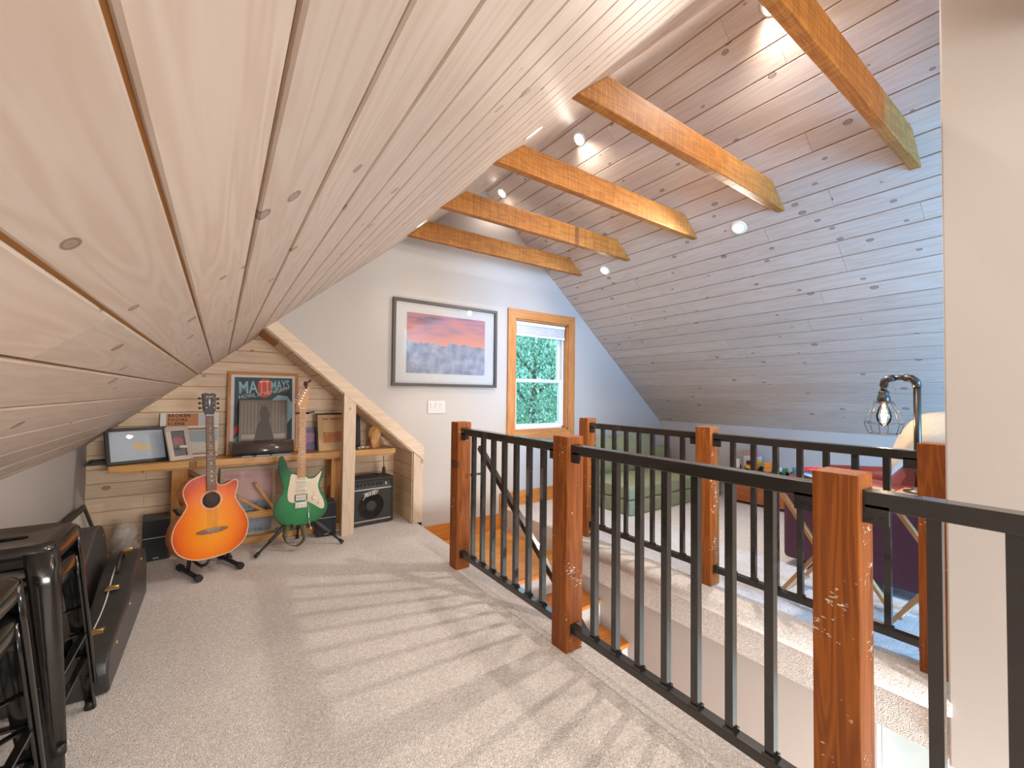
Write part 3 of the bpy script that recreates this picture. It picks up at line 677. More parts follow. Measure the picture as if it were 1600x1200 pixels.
# black picture frame
bf = thing('picture_frame', 'black picture frame with pale blue picture of a small yellow shell on the shelf end', 'picture frame', (-.447, 3.80, ZS), (R(-18), 0, R(24)))
frame_parts(bf, .335, .245, .02, .02, plain('black_frame_wood', (.03,.028,.026), .4))
flat(bf, rect(-.15, .15, .018, .228), plain('pale_blue_print', (.50,.56,.63), .5, 0, .08, 8), 'print', -.006)
flat(bf, spline([(-.03,.11),(.0,.145),(.05,.125),(.075,.10),(.04,.085),(0,.09)], 4), plain('shell_yellow', (.72,.55,.30), .5), 'print_patch', -.0068)
lt_ = thing('flat_frame', 'empty black frame lying flat over the left end of the shelf', 'picture frame', (-.60, 3.915, ZS+.001), (0, 0, R(3)))
MB().box(-.12, .10, -.11, -.095, 0, .014).box(-.12, .10, .095, .11, 0, .014).box(-.12, -.105, -.095, .095, 0, .014).box(.085, .10, -.095, .095, 0, .014).build('frame', M_BLACKP, lt_)
MB().box(-.105, .085, -.095, .095, 0, .004).build('backing', plain('frame_kraft', (.40,.26,.14), .7), lt_)
# records to the right of the green guitar
def sleeve(label, x, y, rz, ln_, c, w=.315):
    t = thing('record_sleeve', label, 'record sleeve', (x, y, ZS), (R(-ln_), 0, R(rz)))
    MB().box(-w/2, w/2, -.004, 0, 0, w).build('sleeve', plain('sleeve_col', c, .45, 0, .1, 12), t, .0008)
    return t
t = sleeve('tan record sleeve with an orange landscape picture leaning beside the alcove post', .835, 3.86, 8, 12, (.62,.40,.20))
flat(t, rect(-.157, .157, .306, .315), M_BLACKP, 'print_edge', -.004); flat(t, rect(-.157, -.147, 0, .315), M_BLACKP, 'print_edge', -.004)
flat(t, rect(-.105, .11, .065, .235), picture_mat('orange_land', [(.3, (.52,.42,.30)), (.7, (.62,.48,.32))], (.70,.42,.18), [(.3, (.42,.14,.04)), (.7, (.62,.26,.08))], .15, .04, .2), 'print_picture', -.004)
m = MB()
for k in range(13): m.box(-.105+.0155*k, -.105+.0155*k+(.012 if k not in (3, 8) else .004), -.0052, -.004, .262, .276)
m.build('print_line', plain('rust_ink', (.34,.13,.04), .6), t)
sleeve('dark green record sleeve showing only its edge behind the tan sleeve', .842, 3.905, 7, 9, (.05,.09,.07))
sleeve('black-edged record sleeve standing furthest back beside the alcove post', .905, 3.945, 4, 6, (.04,.04,.045))
t = sleeve('small purple booklet standing behind the green guitar neck', .62, 3.955, 0, 7, (.16,.10,.26), .19)
flat(t, [(-.06,.05),(.05,.07),(.06,.14),(-.03,.15)], plain('booklet_pink', (.45,.22,.40), .5), 'print_patch', -.004)
# salt crystal
sl = MB(); rows = []
for i, (z, r_) in enumerate(((0,.043),(.02,.052),(.07,.046),(.12,.050),(.17,.042),(.20,.030),(.21,.012))):
    rows.append([(1.165+r_*(1+.22*math.sin(k*2.1+i*1.7))*math.cos(k*.785), 3.87+r_*(1+.22*math.cos(k*1.3+i))*math.sin(k*.785), ZS+z) for k in range(9)])
for r_ in rows: r_[8] = r_[0]
sl.grid(rows, False)
m = plain('orange_salt', (.78,.42,.16), .35, 0, .3, 40, .4); m.node_tree.nodes['Principled BSDF'].inputs['Subsurface Weight'].default_value = .3
o = sl.build('salt_crystal', m); tag(o, 'rough orange salt crystal standing at the right end of the shelf', 'crystal')
gb = MB()
for k, (x, y, r_) in enumerate(((1.04,3.80,.022),(1.075,3.785,.018),(1.01,3.79,.016),(1.09,3.81,.014))): gb.ball((x, y, ZS+r_*.75), (r_*1.3, r_, r_*.75), 9, 6)
tag(gb.build('silver_trinket', plain('silver_pale', (.72,.68,.64), .2, .6), None), 'small pile of silvery trinkets in front of the salt crystal', 'trinket')
cb = thing('hanging_cable', 'black cable with plug hanging down from the shelf above the amplifier', 'cable')
MB().tube([(1.205, 3.74, ZS-.065), (1.207, 3.735, .56), (1.21, 3.735, .49)], .0035, 6).build('cord', M_BLACKP, cb)
MB().lathe([(.004,.0),(.012,-.008),(.017,-.03),(.015,-.06),(.006,-.075)], (1.21, 3.735, .495), 10).build('plug', M_BLACKP, cb)
# wrapped poster under the shelf
wp = thing('wrapped_picture', 'pink and blue picture in clear wrapping leaning under the shelf behind the guitars', 'picture', (.20, 3.955, 0), (R(-4), 0, 0))
frame_parts(wp, .38, .545, .03, .018, M_TRIMX, wood_z=M_TRIMZ, glass=False)
flat(wp, rect(-.162, .162, .03, .515), picture_mat('pink_print', [(.3, (.62,.30,.27)), (.5, (.74,.46,.42)), (.7, (.70,.36,.30))], (.80,.55,.48), [(.3, (.16,.24,.34)), (.5, (.40,.48,.54)), (.7, (.60,.40,.36))], .26, .1, .3), 'print', -.006)
MB().grid([[(-.16+.04*k, -.020-.004*math.sin(k*2.1+i*1.3), .03+.06*i) for k in range(9)] for i in range(9)]).build('plastic_wrap', glass_mat('clear_plastic', (.96,.96,.98), rough=.15), wp)

# ------------------------------------------------------------------ amplifier and speakers
am = thing('guitar_amplifier', 'black combo guitar amplifier with silver script badge standing in the alcove', 'amplifier', (1.095, 3.70, 0), (0, 0, R(4)))
AW, AH, AD = .40, .405, .21
MB().box(-AW/2, AW/2, .012, AD, .012, AH).box(-AW/2, -AW/2+.022, 0, .03, .012, AH).box(AW/2-.022, AW/2, 0, .03, .012, AH).box(-AW/2, AW/2, 0, .03, AH-.02, AH).box(-AW/2, AW/2, 0, .03, .012, .035).build('cabinet', plain('black_tolex', (.035,.034,.033), .6, 0, .2, 200, .3), am, .006)
MB().box(-AW/2+.022, AW/2-.022, .006, .014, .05, .305).build('grille_cloth', plain('amp_grille', (.045,.043,.04), .8, 0, .3, 300, .4), am)
for za_, zb_ in ((.036, .048), (.306, .316)): MB().box(-AW/2+.022, AW/2-.022, .002, .008, za_, zb_).build('silver_trim', M_STEEL, am)
pn = MB().prism([(.006, .318), (.022, .384), (.03, .384), (.03, .318)], 'x', -AW/2+.022, AW/2-.022).build('control_panel', plain('amp_panel', (.05,.05,.05), .4), am)
for k in range(8):
    MB().cyl((-.15+.034*k, .010, .350), (-.15+.034*k, -.006, .347), .009, .0075, 12).build('knob', M_BLACKP, pn); MB().box(-.151+.034*k, -.149+.034*k, -.0066, -.0058, .347, .356).build('pointer', M_PLATE, pn)
MB().box(.125, .135, .004, .014, .338, .362).build('switch', M_PLATE, pn)
MB().lathe([(.118,0),(.118,.002),(.112,.002),(.112,0)], n=32, M=Matrix.Translation((0,.006,.165)) @ Matrix.Rotation(R(90), 4, 'X')).lathe([(.045,0),(.045,.002),(.03,.003),(.001,.003)], n=24, M=Matrix.Translation((0,.006,.165)) @ Matrix.Rotation(R(90), 4, 'X')).build('speaker_ring', plain('amp_ring', (.052,.05,.047), .8), am)
bd = text_mesh('PEAVEY', .042, 'badge', M_PLATE, am, (-.062, .004, .245), (R(90), R(-10), 0), .85, .0016, .45)
MB().bar((-.075, .003, .222), (-.045, .003, .262), .004, .006, (0,1,0)).bar((-.068, .003, .276), (.035, .003, .296), .004, .006, (0,1,0)).build('badge_stroke', M_PLATE, am)
MB().tube([(-.09, AD/2, AH+.001), (-.075, AD/2, AH+.018), (.075, AD/2, AH+.018), (.09, AD/2, AH+.001)], .008, 8).build('handle', M_BLACKP, am)
for x in (-.16, .16):
    for y in (.04, .17): MB().cyl((x, y, 0), (x, y, .013), .014, .016, 10).build('foot', M_BLACKP, am)
def speaker(label, x, y, rz, w, h, d_):
    t = thing('bookshelf_speaker', label, 'speaker', (x, y, 0), (0, 0, R(rz)))
    MB().box(-w/2, w/2, .012, d_, 0, h).build('cabinet', plain('speaker_grey', (.075,.075,.08), .55, 0, .1, 60), t, .004)
    MB().box(-w/2+.004, w/2-.004, 0, .012, .004, h*.56).build('grille', plain('speaker_grille', (.022,.024,.028), .8, 0, .2, 300, .3), t, .003)
    MB().box(-w/2+.004, w/2-.004, 0, .012, h*.575, h-.004).build('grille', plain('speaker_grille_upper', (.022,.024,.028), .8, 0, .2, 300, .3), t, .003)
    MB().box(-w/2+.004, w/2-.004, .002, .014, h*.56, h*.575).build('silver_strip', M_STEEL, t)
    MB().box(-.015, .015, -.0012, .001, .018, .024).build('badge', M_STEEL, t)
speaker('black bookshelf speaker on the carpet beside the orange guitar', -.335, 3.70, 6, .145, .275, .2)
speaker('black bookshelf speaker on the carpet behind the green guitar, beside the post', .715, 3.60, -4, .145, .262, .2)
# ------------------------------------------------------------------ guitars
M_EBONY = wood('rosewood_board', (.26,.14,.08), (.16,.08,.045), 'z', .45)
M_MAPLE = wood('roasted_maple', (.62,.32,.10), (.50,.22,.06), 'z', .35)
M_NECK = wood('mahogany_neck', (.34,.14,.05), (.24,.09,.03), 'z', .35)
M_CREAM = plain('cream_plastic', (.78,.68,.50), .35); M_IVORY = plain('ivory_plastic', (.82,.78,.70), .4)
def sunburst(name, cx, cz, rx, rz, stops):
    m, b, N, L = nt(name); b.inputs['Roughness'].default_value = .18; b.inputs['Coat Weight'].default_value = .5; b.inputs['Coat Roughness'].default_value = .08
    tc = N('ShaderNodeTexCoord'); mp = N('ShaderNodeMapping'); mp.vector_type = 'POINT'
    mp.inputs['Location'].default_value = (-cx/rx, 0, -cz/rz); mp.inputs['Scale'].default_value = (1/rx, 0, 1/rz); L(tc.outputs['Object'], mp.inputs[0])
    ln = N('ShaderNodeVectorMath', operation='LENGTH'); L(mp.outputs[0], ln.inputs[0])
    no = N('ShaderNodeTexNoise'); no.inputs['Scale'].default_value = 14; L(tc.outputs['Object'], no.inputs['Vector'])
    ad = N('ShaderNodeMath', operation='MULTIPLY_ADD'); L(no.outputs['Fac'], ad.inputs[0]); ad.inputs[1].default_value = .16; L(ln.outputs['Value'], ad.inputs[2])
    rp = ramp(N, stops); L(ad.outputs[0], rp.inputs[0]); L(rp.outputs[0], b.inputs['Base Color']); return m
def neck_parts(t, z0, z1, w0, w1, y, fb, nfrets, inlay, neckmat, scale):
    """fretboard tapering from z0 (body end) to z1 (nut), front face at y"""
    nb = MB(); 
    rows = []
    for z, w in ((z0+.06, w0), (z1, w1)): rows.append([(w/2*math.cos(a), y+.006+.020*math.sin(a), z) for a in [math.pi*k/8 for k in range(9)]])
    nb.grid(rows).add([(-w0/2,y+.006,z0+.06),(w0/2,y+.006,z0+.06),(w1/2,y+.006,z1),(-w1/2,y+.006,z1)], [(0,1,2,3)])
    nb.build('neck', neckmat, t)
    f_ = MB().add([(-w0/2,y,z0),(w0/2,y,z0),(w1/2,y,z1),(-w1/2,y,z1),(-w0/2,y+.007,z0),(w0/2,y+.007,z0),(w1/2,y+.007,z1),(-w1/2,y+.007,z1)], [(0,1,2,3),(7,6,5,4),(0,4,5,1),(1,5,6,2),(2,6,7,3),(3,7,4,0)]).build('fretboard', fb, t)
    for k in range(1, nfrets+1):
        z = z1 - scale*(1-2**(-k/12))
        if z < z0+.003: break
        w = w1+(w0-w1)*(z1-z)/(z1-z0)
        MB().cyl((-w/2, y-.0004, z), (w/2, y-.0004, z), .0013, n=5).build('fret', M_STEEL, f_)
        if k in (3,5,7,9,12,15,17,19):
            zz = z + scale*2**(-k/12)*.03
            MB().cyl((0, y+.001, zz), (0, y-.0006, zz), .0042, n=8).build('inlay', inlay, f_)
    MB().box(-w1/2, w1/2, y-.002, y+.006, z1, z1+.005).build('nut', M_IVORY, t)
def strings(t, z0, z1, w0, w1, y0, y1):
    m = MB()
    for k in range(6):
        u = (k-2.5)/2.5
        m.cyl((u*w0/2, y0, z0), (u*w1/2, y1, z1), .0006, n=4)
    m.build('strings', M_STEEL, t)

# acoustic guitar
ga = thing('acoustic_guitar', 'orange sunburst acoustic cutaway guitar on a low black stand', 'guitar', (-.035, 3.285, .098), (R(-11), R(1.5), R(22)))
out = spline([(0,0),(.10,.010),(.178,.062),(.210,.145),(.198,.225),(.158,.300),(.138,.352),(.150,.405),(.156,.447),(.138,.462),(.105,.448),(.066,.436),(.034,.452),(.028,.505),(0,.513),(-.055,.508),(-.118,.482),(-.150,.428),(-.142,.372),(-.132,.335),(-.155,.288),(-.196,.222),(-.210,.145),(-.178,.062),(-.10,.010)], 5)
DEP = .098
M_BURST = sunburst('orange_burst_top', 0, .20, .235, .33, [(.15, (1.0,.40,.02)), (.6, (.95,.25,.012)), (.85, (.80,.14,.010)), (1.0, (.55,.06,.008))])
M_SIDE = wood('orange_side', (.72,.20,.02), (.55,.11,.012), 'z', .2, 1, 0)
MB().prism(out, 'y', -DEP/2+.002, DEP/2, True).build('body', M_SIDE, ga)
MB().prism(out, 'y', -DEP/2, -DEP/2+.0025, True).build('soundboard', M_BURST, ga)
MB().tube([(x, -DEP/2, z) for x, z in out], .0028, 6, True, True).build('binding', M_CREAM, ga)
FY = -DEP/2
XM = lambda x, z: Matrix.Translation((x, FY, z)) @ Matrix.Rotation(R(90), 4, 'X')
MB().lathe([(.050,0),(.050,.0008),(.001,.0008)], n=32, M=XM(0, .352)).build('soundhole', plain('soundhole_dark', (.05,.028,.02), .8, 0, .4, 40), ga)
ro = MB()
for r_ in (.054, .060): ro.tube([(r_*math.cos(a*.1963), FY-.0006, .352+r_*math.sin(a*.1963)) for a in range(32)], .0016, 5, True, True)
ro.build('rosette', M_CREAM, ga)
MB().prism([(-.085,.158),(-.05,.148),(.05,.148),(.085,.158),(.085,.170),(.05,.176),(-.05,.176),(-.085,.170)], 'y', FY-.009, FY).build('bridge', M_EBONY, ga, .002)
br = MB().box(-.038, .038, FY-.012, FY-.008, .169, .172).build('saddle', M_IVORY, ga)
for k in range(6): MB().cyl((-.027+.0108*k, FY-.009, .158), (-.027+.0108*k, FY-.014, .158), .0028, n=8).build('bridge_pin', M_IVORY, ga)
neck_parts(ga, .41, .895, .055, .043, FY-.011, M_EBONY, 20, M_IVORY, M_NECK, .645)
strings(ga, .158, .90, .055, .036, FY-.013, FY-.014)
hd = MB().prism([(-.021,.897),(.021,.897),(.035,.935),(.038,1.02),(.041,1.038),(.02,1.046),(0,1.040),(-.02,1.046),(-.041,1.038),(-.038,1.02),(-.035,.935)], 'y', FY-.010, FY+.006).build('headstock', plain('headstock_black', (.05,.042,.036), .25), ga, .002)
MB().prism([(0,.955),(.004,.985),(0,1.012),(-.004,.985)], 'y', FY-.0112, FY-.010).build('emblem', M_IVORY, hd); MB().tube([(-.020, FY-.0108, 1.026), (-.016, FY-.0108, 1.019), (-.006, FY-.0108, 1.021), (.004, FY-.0108, 1.018), (.014, FY-.0108, 1.022), (.020, FY-.0108, 1.028)], .0018, 5).build('emblem', M_IVORY, hd)
for s in (-1, 1):
    for k in range(3):
        z = .945+.032*k
        tn = MB().cyl((s*.022, FY-.010, z), (s*.022, FY-.020, z), .005, .004, 10).build('tuner_post', M_CHROME, hd)
        MB().cyl((s*.036, FY-.001, z), (s*.046, FY-.001, z), .0025, n=6).ball((s*.053, FY-.001, z), (.009, .005, .008), 8, 6).build('tuner_button', M_BLACKP, tn)
MB().box(-.006, .006, -.03, .03, -.045, .045, Matrix.Translation((-.152, 0, .29)) @ Matrix.Rotation(R(-32), 4, 'Y')).build('preamp_panel', M_BLACKP, ga, .002)
# its stand
gs = thing('guitar_stand', 'low black guitar stand with two padded feet under the orange guitar', 'guitar stand', (-.03, 3.33, 0), (0, 0, R(22)))
for s in (-1, 1):
    MB().cyl((s*.115, -.135, .022), (s*.115, .12, .022), .013, n=12).build('foot_bar', M_BLACKP, gs)
    for y in (-.15, .12): MB().cyl((s*.115, y, .022), (s*.115, y+.03, .022), .021, n=14).build('rubber_cap', M_BLACKP, gs)
    MB().tube([(s*.115, .02, .025), (s*.10, .03, .12), (s*.085, .035, .20)], .011, 10).build('upright', M_BLACKP, gs)
    MB().tube([(s*.09, .02, .09), (s*.085, -.03, .075), (s*.08, -.08, .07), (s*.07, -.115, .085), (s*.055, -.125, .11)], .0085, 8).build('cradle_arm', M_BLACKP, gs)
MB().cyl((-.10, .03, .12), (.10, .03, .12), .009, n=10).build('cross_bar', M_BLACKP, gs)

# electric guitar
ge = thing('electric_guitar', 'green electric guitar with cream pickguard on a black tripod stand', 'guitar', (.505, 3.455, .168), (R(-4), R(0), R(-6)))
eo = spline([(0.01,0),(.10,.014),(.165,.065),(.182,.125),(.165,.185),(.135,.24),(.126,.285),(.142,.345),(.152,.392),(.142,.402),(.122,.372),(.09,.345),(.05,.342),(.032,.362),(-.03,.378),(-.062,.388),(-.09,.425),(-.108,.478),(-.126,.508),(-.150,.490),(-.152,.42),(-.135,.345),(-.118,.285),(-.126,.235),(-.162,.175),(-.178,.115),(-.155,.055),(-.09,.010)], 5)
M_GREEN = sunburst('green_burst', 0, .2, .22, .32, [(.2, (.015,.30,.085)), (.7, (.008,.19,.055)), (1, (.004,.075,.028))])
MB().prism(eo, 'y', -.02, .022, True).build('body', M_GREEN, ge, .006, 3)
pgl = spline([(-.032,.365),(-.066,.372),(-.078,.31),(-.088,.235),(-.082,.185),(-.05,.165),(-.03,.175),(.03,.172),(.075,.148),(.135,.105),(.158,.115),(.152,.165),(.125,.225),(.113,.285),(.128,.345),(.138,.385),(.115,.362),(.085,.335),(.045,.334),(.028,.350)], 4)
MB().prism(pgl, 'y', -.023, -.0205).build('pickguard', M_CREAM, ge)
for z in (.322, .262): 
    k = MB().box(-.036, .036, -.030, -.0225, z-.009, z+.009).build('single_coil_pickup', M_IVORY, ge, .004)
    pp = MB()
    for q in range(6): pp.cyl((-.025+.01*q, -.030, z), (-.025+.01*q, -.0312, z), .0024, n=6)
    pp.build('pole_piece', M_STEEL, k)
MB().box(-.042, .042, -.026, -.0225, .178, .222).build('pickup_ring', M_BLACKP, ge, .002)
k = MB().box(-.035, .035, -.031, -.0255, .181, .199).box(-.035, .035, -.031, -.0255, .201, .219).build('humbucker_pickup', M_IVORY, ge, .002)
MB().box(-.04, .04, -.030, -.0205, .125, .168).build('tremolo_bridge', M_STEEL, ge, .002)
for q in range(6): MB().box(-.036+.0125*q, -.026+.0125*q, -.034, -.030, .13, .158).build('saddle', M_CHROME, ge, .001)
MB().tube([(.045, -.03, .145), (.052, -.042, .10), (.054, -.05, .04), (.064, -.052, -.012)], .0032, 8).tube([(.064, -.052, -.012), (.069, -.052, -.036)], .0055, 8).build('tremolo_arm', M_CHROME, ge)
for x, z in ((.085, .19), (.125, .158)): MB().lathe([(.014,0),(.013,.010),(.011,.014),(.001,.014)], n=16, M=Matrix.Translation((x, -.023, z)) @ Matrix.Rotation(R(90), 4, 'X')).build('knob', M_IVORY, ge)
MB().bar((.083, -.025, .243), (.098, -.033, .212), .003, .003).build('selector_switch', M_IVORY, ge)
neck_parts(ge, .345, .855, .057, .042, -.026, M_MAPLE, 22, M_IVORY, M_MAPLE, .648)
strings(ge, .145, .86, .054, .035, -.033, -.029)
hd = MB().prism(spline([(-.021,.855),(.021,.855),(.034,.90),(.040,.955),(.046,1.01),(.022,1.028),(.004,1.012),(-.018,.96),(-.040,.905),(-.036,.88)], 3), 'y', -.022, -.008).build('headstock', M_MAPLE, ge, .002)
for q in range(6):
    x, z = -.030+.0085*q, .893+.020*q
    tn = MB().cyl((x+.008, -.022, z), (x+.008, -.031, z), .0042, n=8).build('tuner_post', M_CHROME, hd)
    MB().cyl((x-.008, -.014, z+.004), (x-.020, -.014, z+.008), .002, n=6).ball((x-.025, -.014, z+.009), (.007, .004, .006), 8, 6).build('tuner_button', M_CHROME, tn)
tc = thing('clip_tuner', 'small dark red clip-on tuner on the green guitar headstock', 'tuner', (.505+.03, 3.51, .168+1.02), (0, 0, R(-20)))
MB().box(-.018, .012, -.022, -.010, .004, .040).build('display', plain('tuner_red', (.12,.02,.02), .3), tc, .003)
MB().bar((.008, -.012, .030), (.034, -.016, .052), .008, .012).box(-.006, .006, -.026, .012, -.012, .006).build('clip', M_BLACKP, tc, .002)
sp_ = MB()
cp = spline([(-.088,.02,.02),(-.092,.012,-.04),(-.098,.0,-.095),(-.07,-.03,-.125),(-.02,-.06,-.135),(.02,-.05,-.105),(.025,-.02,-.05),(.01,.012,.01)], 5, False)
rows = []
for q, c0 in enumerate(cp):
    tnv = Vector(cp[min(q+1, len(cp)-1)])-Vector(cp[max(q-1, 0)])
    sd = Vector((.35, -.94, 0)).normalized() if 8 < q < 28 else Vector((.85, -.5, 0)).normalized()
    rows.append([tuple(Vector(c0)-sd*.022), tuple(Vector(c0)+sd*.022)])
sp_.grid(rows); sp_.build('strap', plain('olive_webbing', (.20,.17,.085), .85, 0, .2, 150, .4), ge, solid=.003)
# tripod stand
es = thing('tripod_guitar_stand', 'black tripod stand with neck yoke holding the green guitar', 'guitar stand', (.515, 3.56, 0))
for nm, a, b in (('leg', (-.02, -.02, .235), (-.298, -.175, .012)), ('leg', (.02, -.02, .235), (.272, -.20, .012)), ('leg', (0, .02, .235), (.0, .10, .012))):
    a = Vector(a); b = Vector(b); m_ = a.lerp(b, .68)
    lg = MB().cyl(a, m_, .0135, n=10).build('leg', M_DARK, es); MB().cyl(m_, b, .0085, n=8).build('leg_tip', M_BLACKP, lg)
    MB().cyl(b+(a-b)*.09, b, .012, .014, 10).build('rubber_foot', M_BLACKP, lg)
MB().cyl((0, 0, .20), (0, .0, .98), .010, n=10).build('column', M_BLACKP, es)
MB().box(-.035, .035, -.03, .025, .20, .255).build('hub', M_BLACKP, es, .006)
for s in (-1, 1): MB().tube([(s*.03, -.03, .22), (s*.06, -.07, .175), (s*.07, -.125, .163), (s*.07, -.14, .185)], .008, 8).build('body_cradle', M_BLACKP, es)
MB().tube([(0, 0, .975), (0, -.02, .99)], .009, 8).tube([(-.042, -.085, .995), (-.042, -.03, .988), (-.02, -.005, .988), (.02, -.005, .988), (.042, -.03, .988), (.042, -.085, .995)], .0085, 8).build('neck_yoke', M_BLACKP, es)
MB().cyl((.042, -.06, .99), (.075, -.075, 1.0), .006, n=8).build('yoke_latch', M_BLACKP, es)

# ------------------------------------------------------------------ left foreground: stools, guitar cases, loose things
M_GLOSS = plain('glossy_black_metal', (.075,.072,.07), .16, .85, .1)
def stool(x, y, zb, rz, label):
    t = thing('metal_stool', label, 'stool', (x, y, zb), (0, 0, R(rz)), 'stacked black metal stools')
    SH, a, f_ = .60, .150, .195
    seat = MB()
    def rr(h, rad, z, n=5):
        pts = []
        for cx, cy, a0 in ((h-rad, h-rad, 0), (-h+rad, h-rad, 90), (-h+rad, -h+rad, 180), (h-rad, -h+rad, 270)):
            for q in range(n+1): an = R(a0+90*q/n); pts.append((cx+rad*math.cos(an), cy+rad*math.sin(an), z))
        return pts
    loops = [rr(.02, .019, SH-.006), rr(a-.035, .03, SH-.004), rr(a-.014, .045, SH), rr(a, .05, SH-.010), rr(a+.004, .05, SH-.055), rr(a+.001, .05, SH-.055), rr(a-.004, .046, SH-.012)]
    for l in loops: l.append(l[0])
    seat.grid(loops); so_ = seat.build('seat', M_GLOSS, t)
    MB().prism([(-.055,-.009),(.055,-.009),(.062,0),(.055,.009),(-.055,.009),(-.062,0)], 'z', SH-.004, SH-.0025).build('handle_slot', plain('slot_black', (.004,.004,.004), .9), so_)
    for sx in (-1, 1):
        for sy in (-1, 1):
            lg = MB(); rows = []
            for q in range(7):
                u = q/6; z = (SH-.02)*(1-u)+.0*u; o_ = a+(f_-a)*u; wd = .062*(1-u)+.026*u
                c = [(-wd, 0), (-wd*.55, .003), (-wd*.2, -.004), (-.006, -.006), (-.004, -wd*.2), (.003, -wd*.55), (0, -wd)]
                rows.append([((o_+px)*sx, (o_+py)*sy, z) for px, py in c])
            lg.grid(rows); l_ = lg.build('leg', M_GLOSS, t, solid=.003)
            MB().cyl(((f_-.012)*sx, (f_-.012)*sy, 0), ((f_-.012)*sx, (f_-.012)*sy, .028), .017, .014, 10).build('rubber_foot', M_BLACKP, l_)
    for s in (-1, 1):
        zf = .20; o_ = a+(f_-a)*(1-zf/SH)-.012
        MB().bar((-o_, s*o_, zf), (o_, s*o_, zf), .018, .006).build('foot_rail', M_GLOSS, t); MB().bar((s*o_, -o_, zf), (s*o_, o_, zf), .018, .006).build('foot_rail', M_GLOSS, t)
    MB().bar((-.165, -.165, .29), (.165, .165, .29), .018, .004).build('cross_brace', M_GLOSS, t); MB().bar((-.165, .165, .296), (.165, -.165, .296), .018, .004).build('cross_brace', M_GLOSS, t)
stool(-.545, 1.945, 0, 0, 'glossy black metal stool at the bottom of the stack beside the guitar cases')
stool(-.545, 1.945, .092, 0, 'glossy black metal stool on top of the stack beside the guitar cases')
stool(-.545, 1.43, 0, 0, 'glossy black metal stool at the bottom of the stack further from the guitar cases')
stool(-.545, 1.43, .092, 0, 'glossy black metal stool on top of the stack further from the guitar cases')

def case(label, x, y, L_, prof, th, rot, mat, edge):
    """instrument case lying on its long side: profile runs along y, thickness on x"""
    t = thing('guitar_case', label, 'guitar case', (x, y, 0), (0, rot, 0))
    top = spline([(q*L_, h_) for q, h_ in prof], 5, False)
    poly = [(0.02, 0)] + [(max(.0, min(L_, q)), h_) for q, h_ in top] + [(L_-.02, 0)]
    MB().prism(poly, 'x', -th/2, th/2, True).build('shell', mat, t, .012, 3)
    MB().tube([(-th*.12, q, h_+.001) for q, h_ in top[3:-3]], .003, 6).build('piping', edge, t)
    def hz(q): return min(top, key=lambda p_: abs(p_[0]-q))[1]
    return t, hz
M_CASE = plain('black_vinyl_case', (.045,.043,.042), .35, 0, .25, 90, .25)
M_CASE2 = plain('grey_vinyl_case', (.075,.07,.066), .4, 0, .2, 90, .25)
c1, hz = case('black guitar case with brass latches and handle lying on its side by the speaker', -.385, 2.17, 1.0, [(.0,.08),(.02,.13),(.08,.155),(.20,.165),(.36,.175),(.48,.20),(.62,.255),(.80,.285),(.94,.27),(1.0,.20),(1.0,.12)], .13, R(-2), M_CASE, M_IVORY)
for q in (.20, .52, .90): MB().box(-.028, .022, q-.022, q+.022, hz(q)-.002, hz(q)+.008).cyl((-.02, q, hz(q)+.008), (.02, q, hz(q)+.008), .005, n=8).build('latch', M_GOLD, c1, .002)
for q in (.15, .45, .80): MB().ball((.066, q, hz(q)-.035), (.004, .007, .007), 8, 6).build('rivet', M_GOLD, c1)
MB().tube([(0, .62, hz(.62)), (0, .63, hz(.62)+.03), (0, .655, hz(.66)+.045), (0, .73, hz(.72)+.045), (0, .755, hz(.75)+.03), (0, .765, hz(.76))], .009, 8).build('handle', M_BLACKP, c1)
c2, hz = case('taller grey guitar case standing on its side between wall and black case', -.545, 2.20, 1.02, [(.0,.12),(.02,.22),(.15,.27),(.32,.30),(.46,.30),(.58,.33),(.78,.41),(.92,.415),(.99,.34),(1.0,.25)], .125, R(-4), M_CASE2, M_BLACKP)
MB().box(.058, .066, .12, 1.02, .02, .05).build('edge_strip', plain('case_brown', (.16,.08,.045), .5), c2)
for q in (.55, .95): MB().ball((.062, q, hz(q)-.05), (.004, .007, .007), 8, 6).build('rivet', M_GOLD, c2)
fr = thing('leaning_frame', 'black picture frame leaning against the white knee wall near the alcove', 'picture frame', (-.60, 3.60, 0), (R(-17), 0, R(90)))
frame_parts(fr, .42, .42, .03, .02, M_BLACKP, glass=False); flat(fr, rect(-.18, .18, .03, .39), plain('frame_mat', (.74,.70,.64), .8), 'mat_board', -.006)
bg_ = thing('plastic_bag', 'crumpled clear plastic bag with grey-blue cloth beside the left speaker', 'bag', (-.49, 3.66, 0))
m = MB(); rows = []
for i in range(10):
    u = i/9; r_ = .075*math.sin(math.pi*(.12+.80*u))**.7
    rows.append([(r_*(1+.22*math.sin(3.1*k+i*1.9))*math.cos(k*.5236)*.9, r_*(1+.22*math.cos(2.3*k+i))*math.sin(k*.5236), .004+.29*u+.008*math.sin(k*2+i)) for k in range(13)])
for r_ in rows: r_[12] = r_[0]
m.grid(rows).build('film', plain('bag_film', (.80,.74,.70), .2, alpha=.32), bg_)
def crumple(c, r_, nm, mt, sd):
    rows_ = []
    for i in range(9):
        th = math.pi*(i+.35)/9.7
        rows_.append([(c[0]+r_[0]*math.sin(th)*math.cos(k*.4488)*(1+.3*math.sin(k*2.7+i*sd)), c[1]+r_[1]*math.sin(th)*math.sin(k*.4488)*(1+.3*math.cos(k*1.9+i*sd)), c[2]+r_[2]*math.cos(th)*(1+.12*math.sin(k*3.1+i))) for k in range(15)])
        rows_[-1][14] = rows_[-1][0]
    MB().grid(rows_, False).build(nm, mt, bg_)
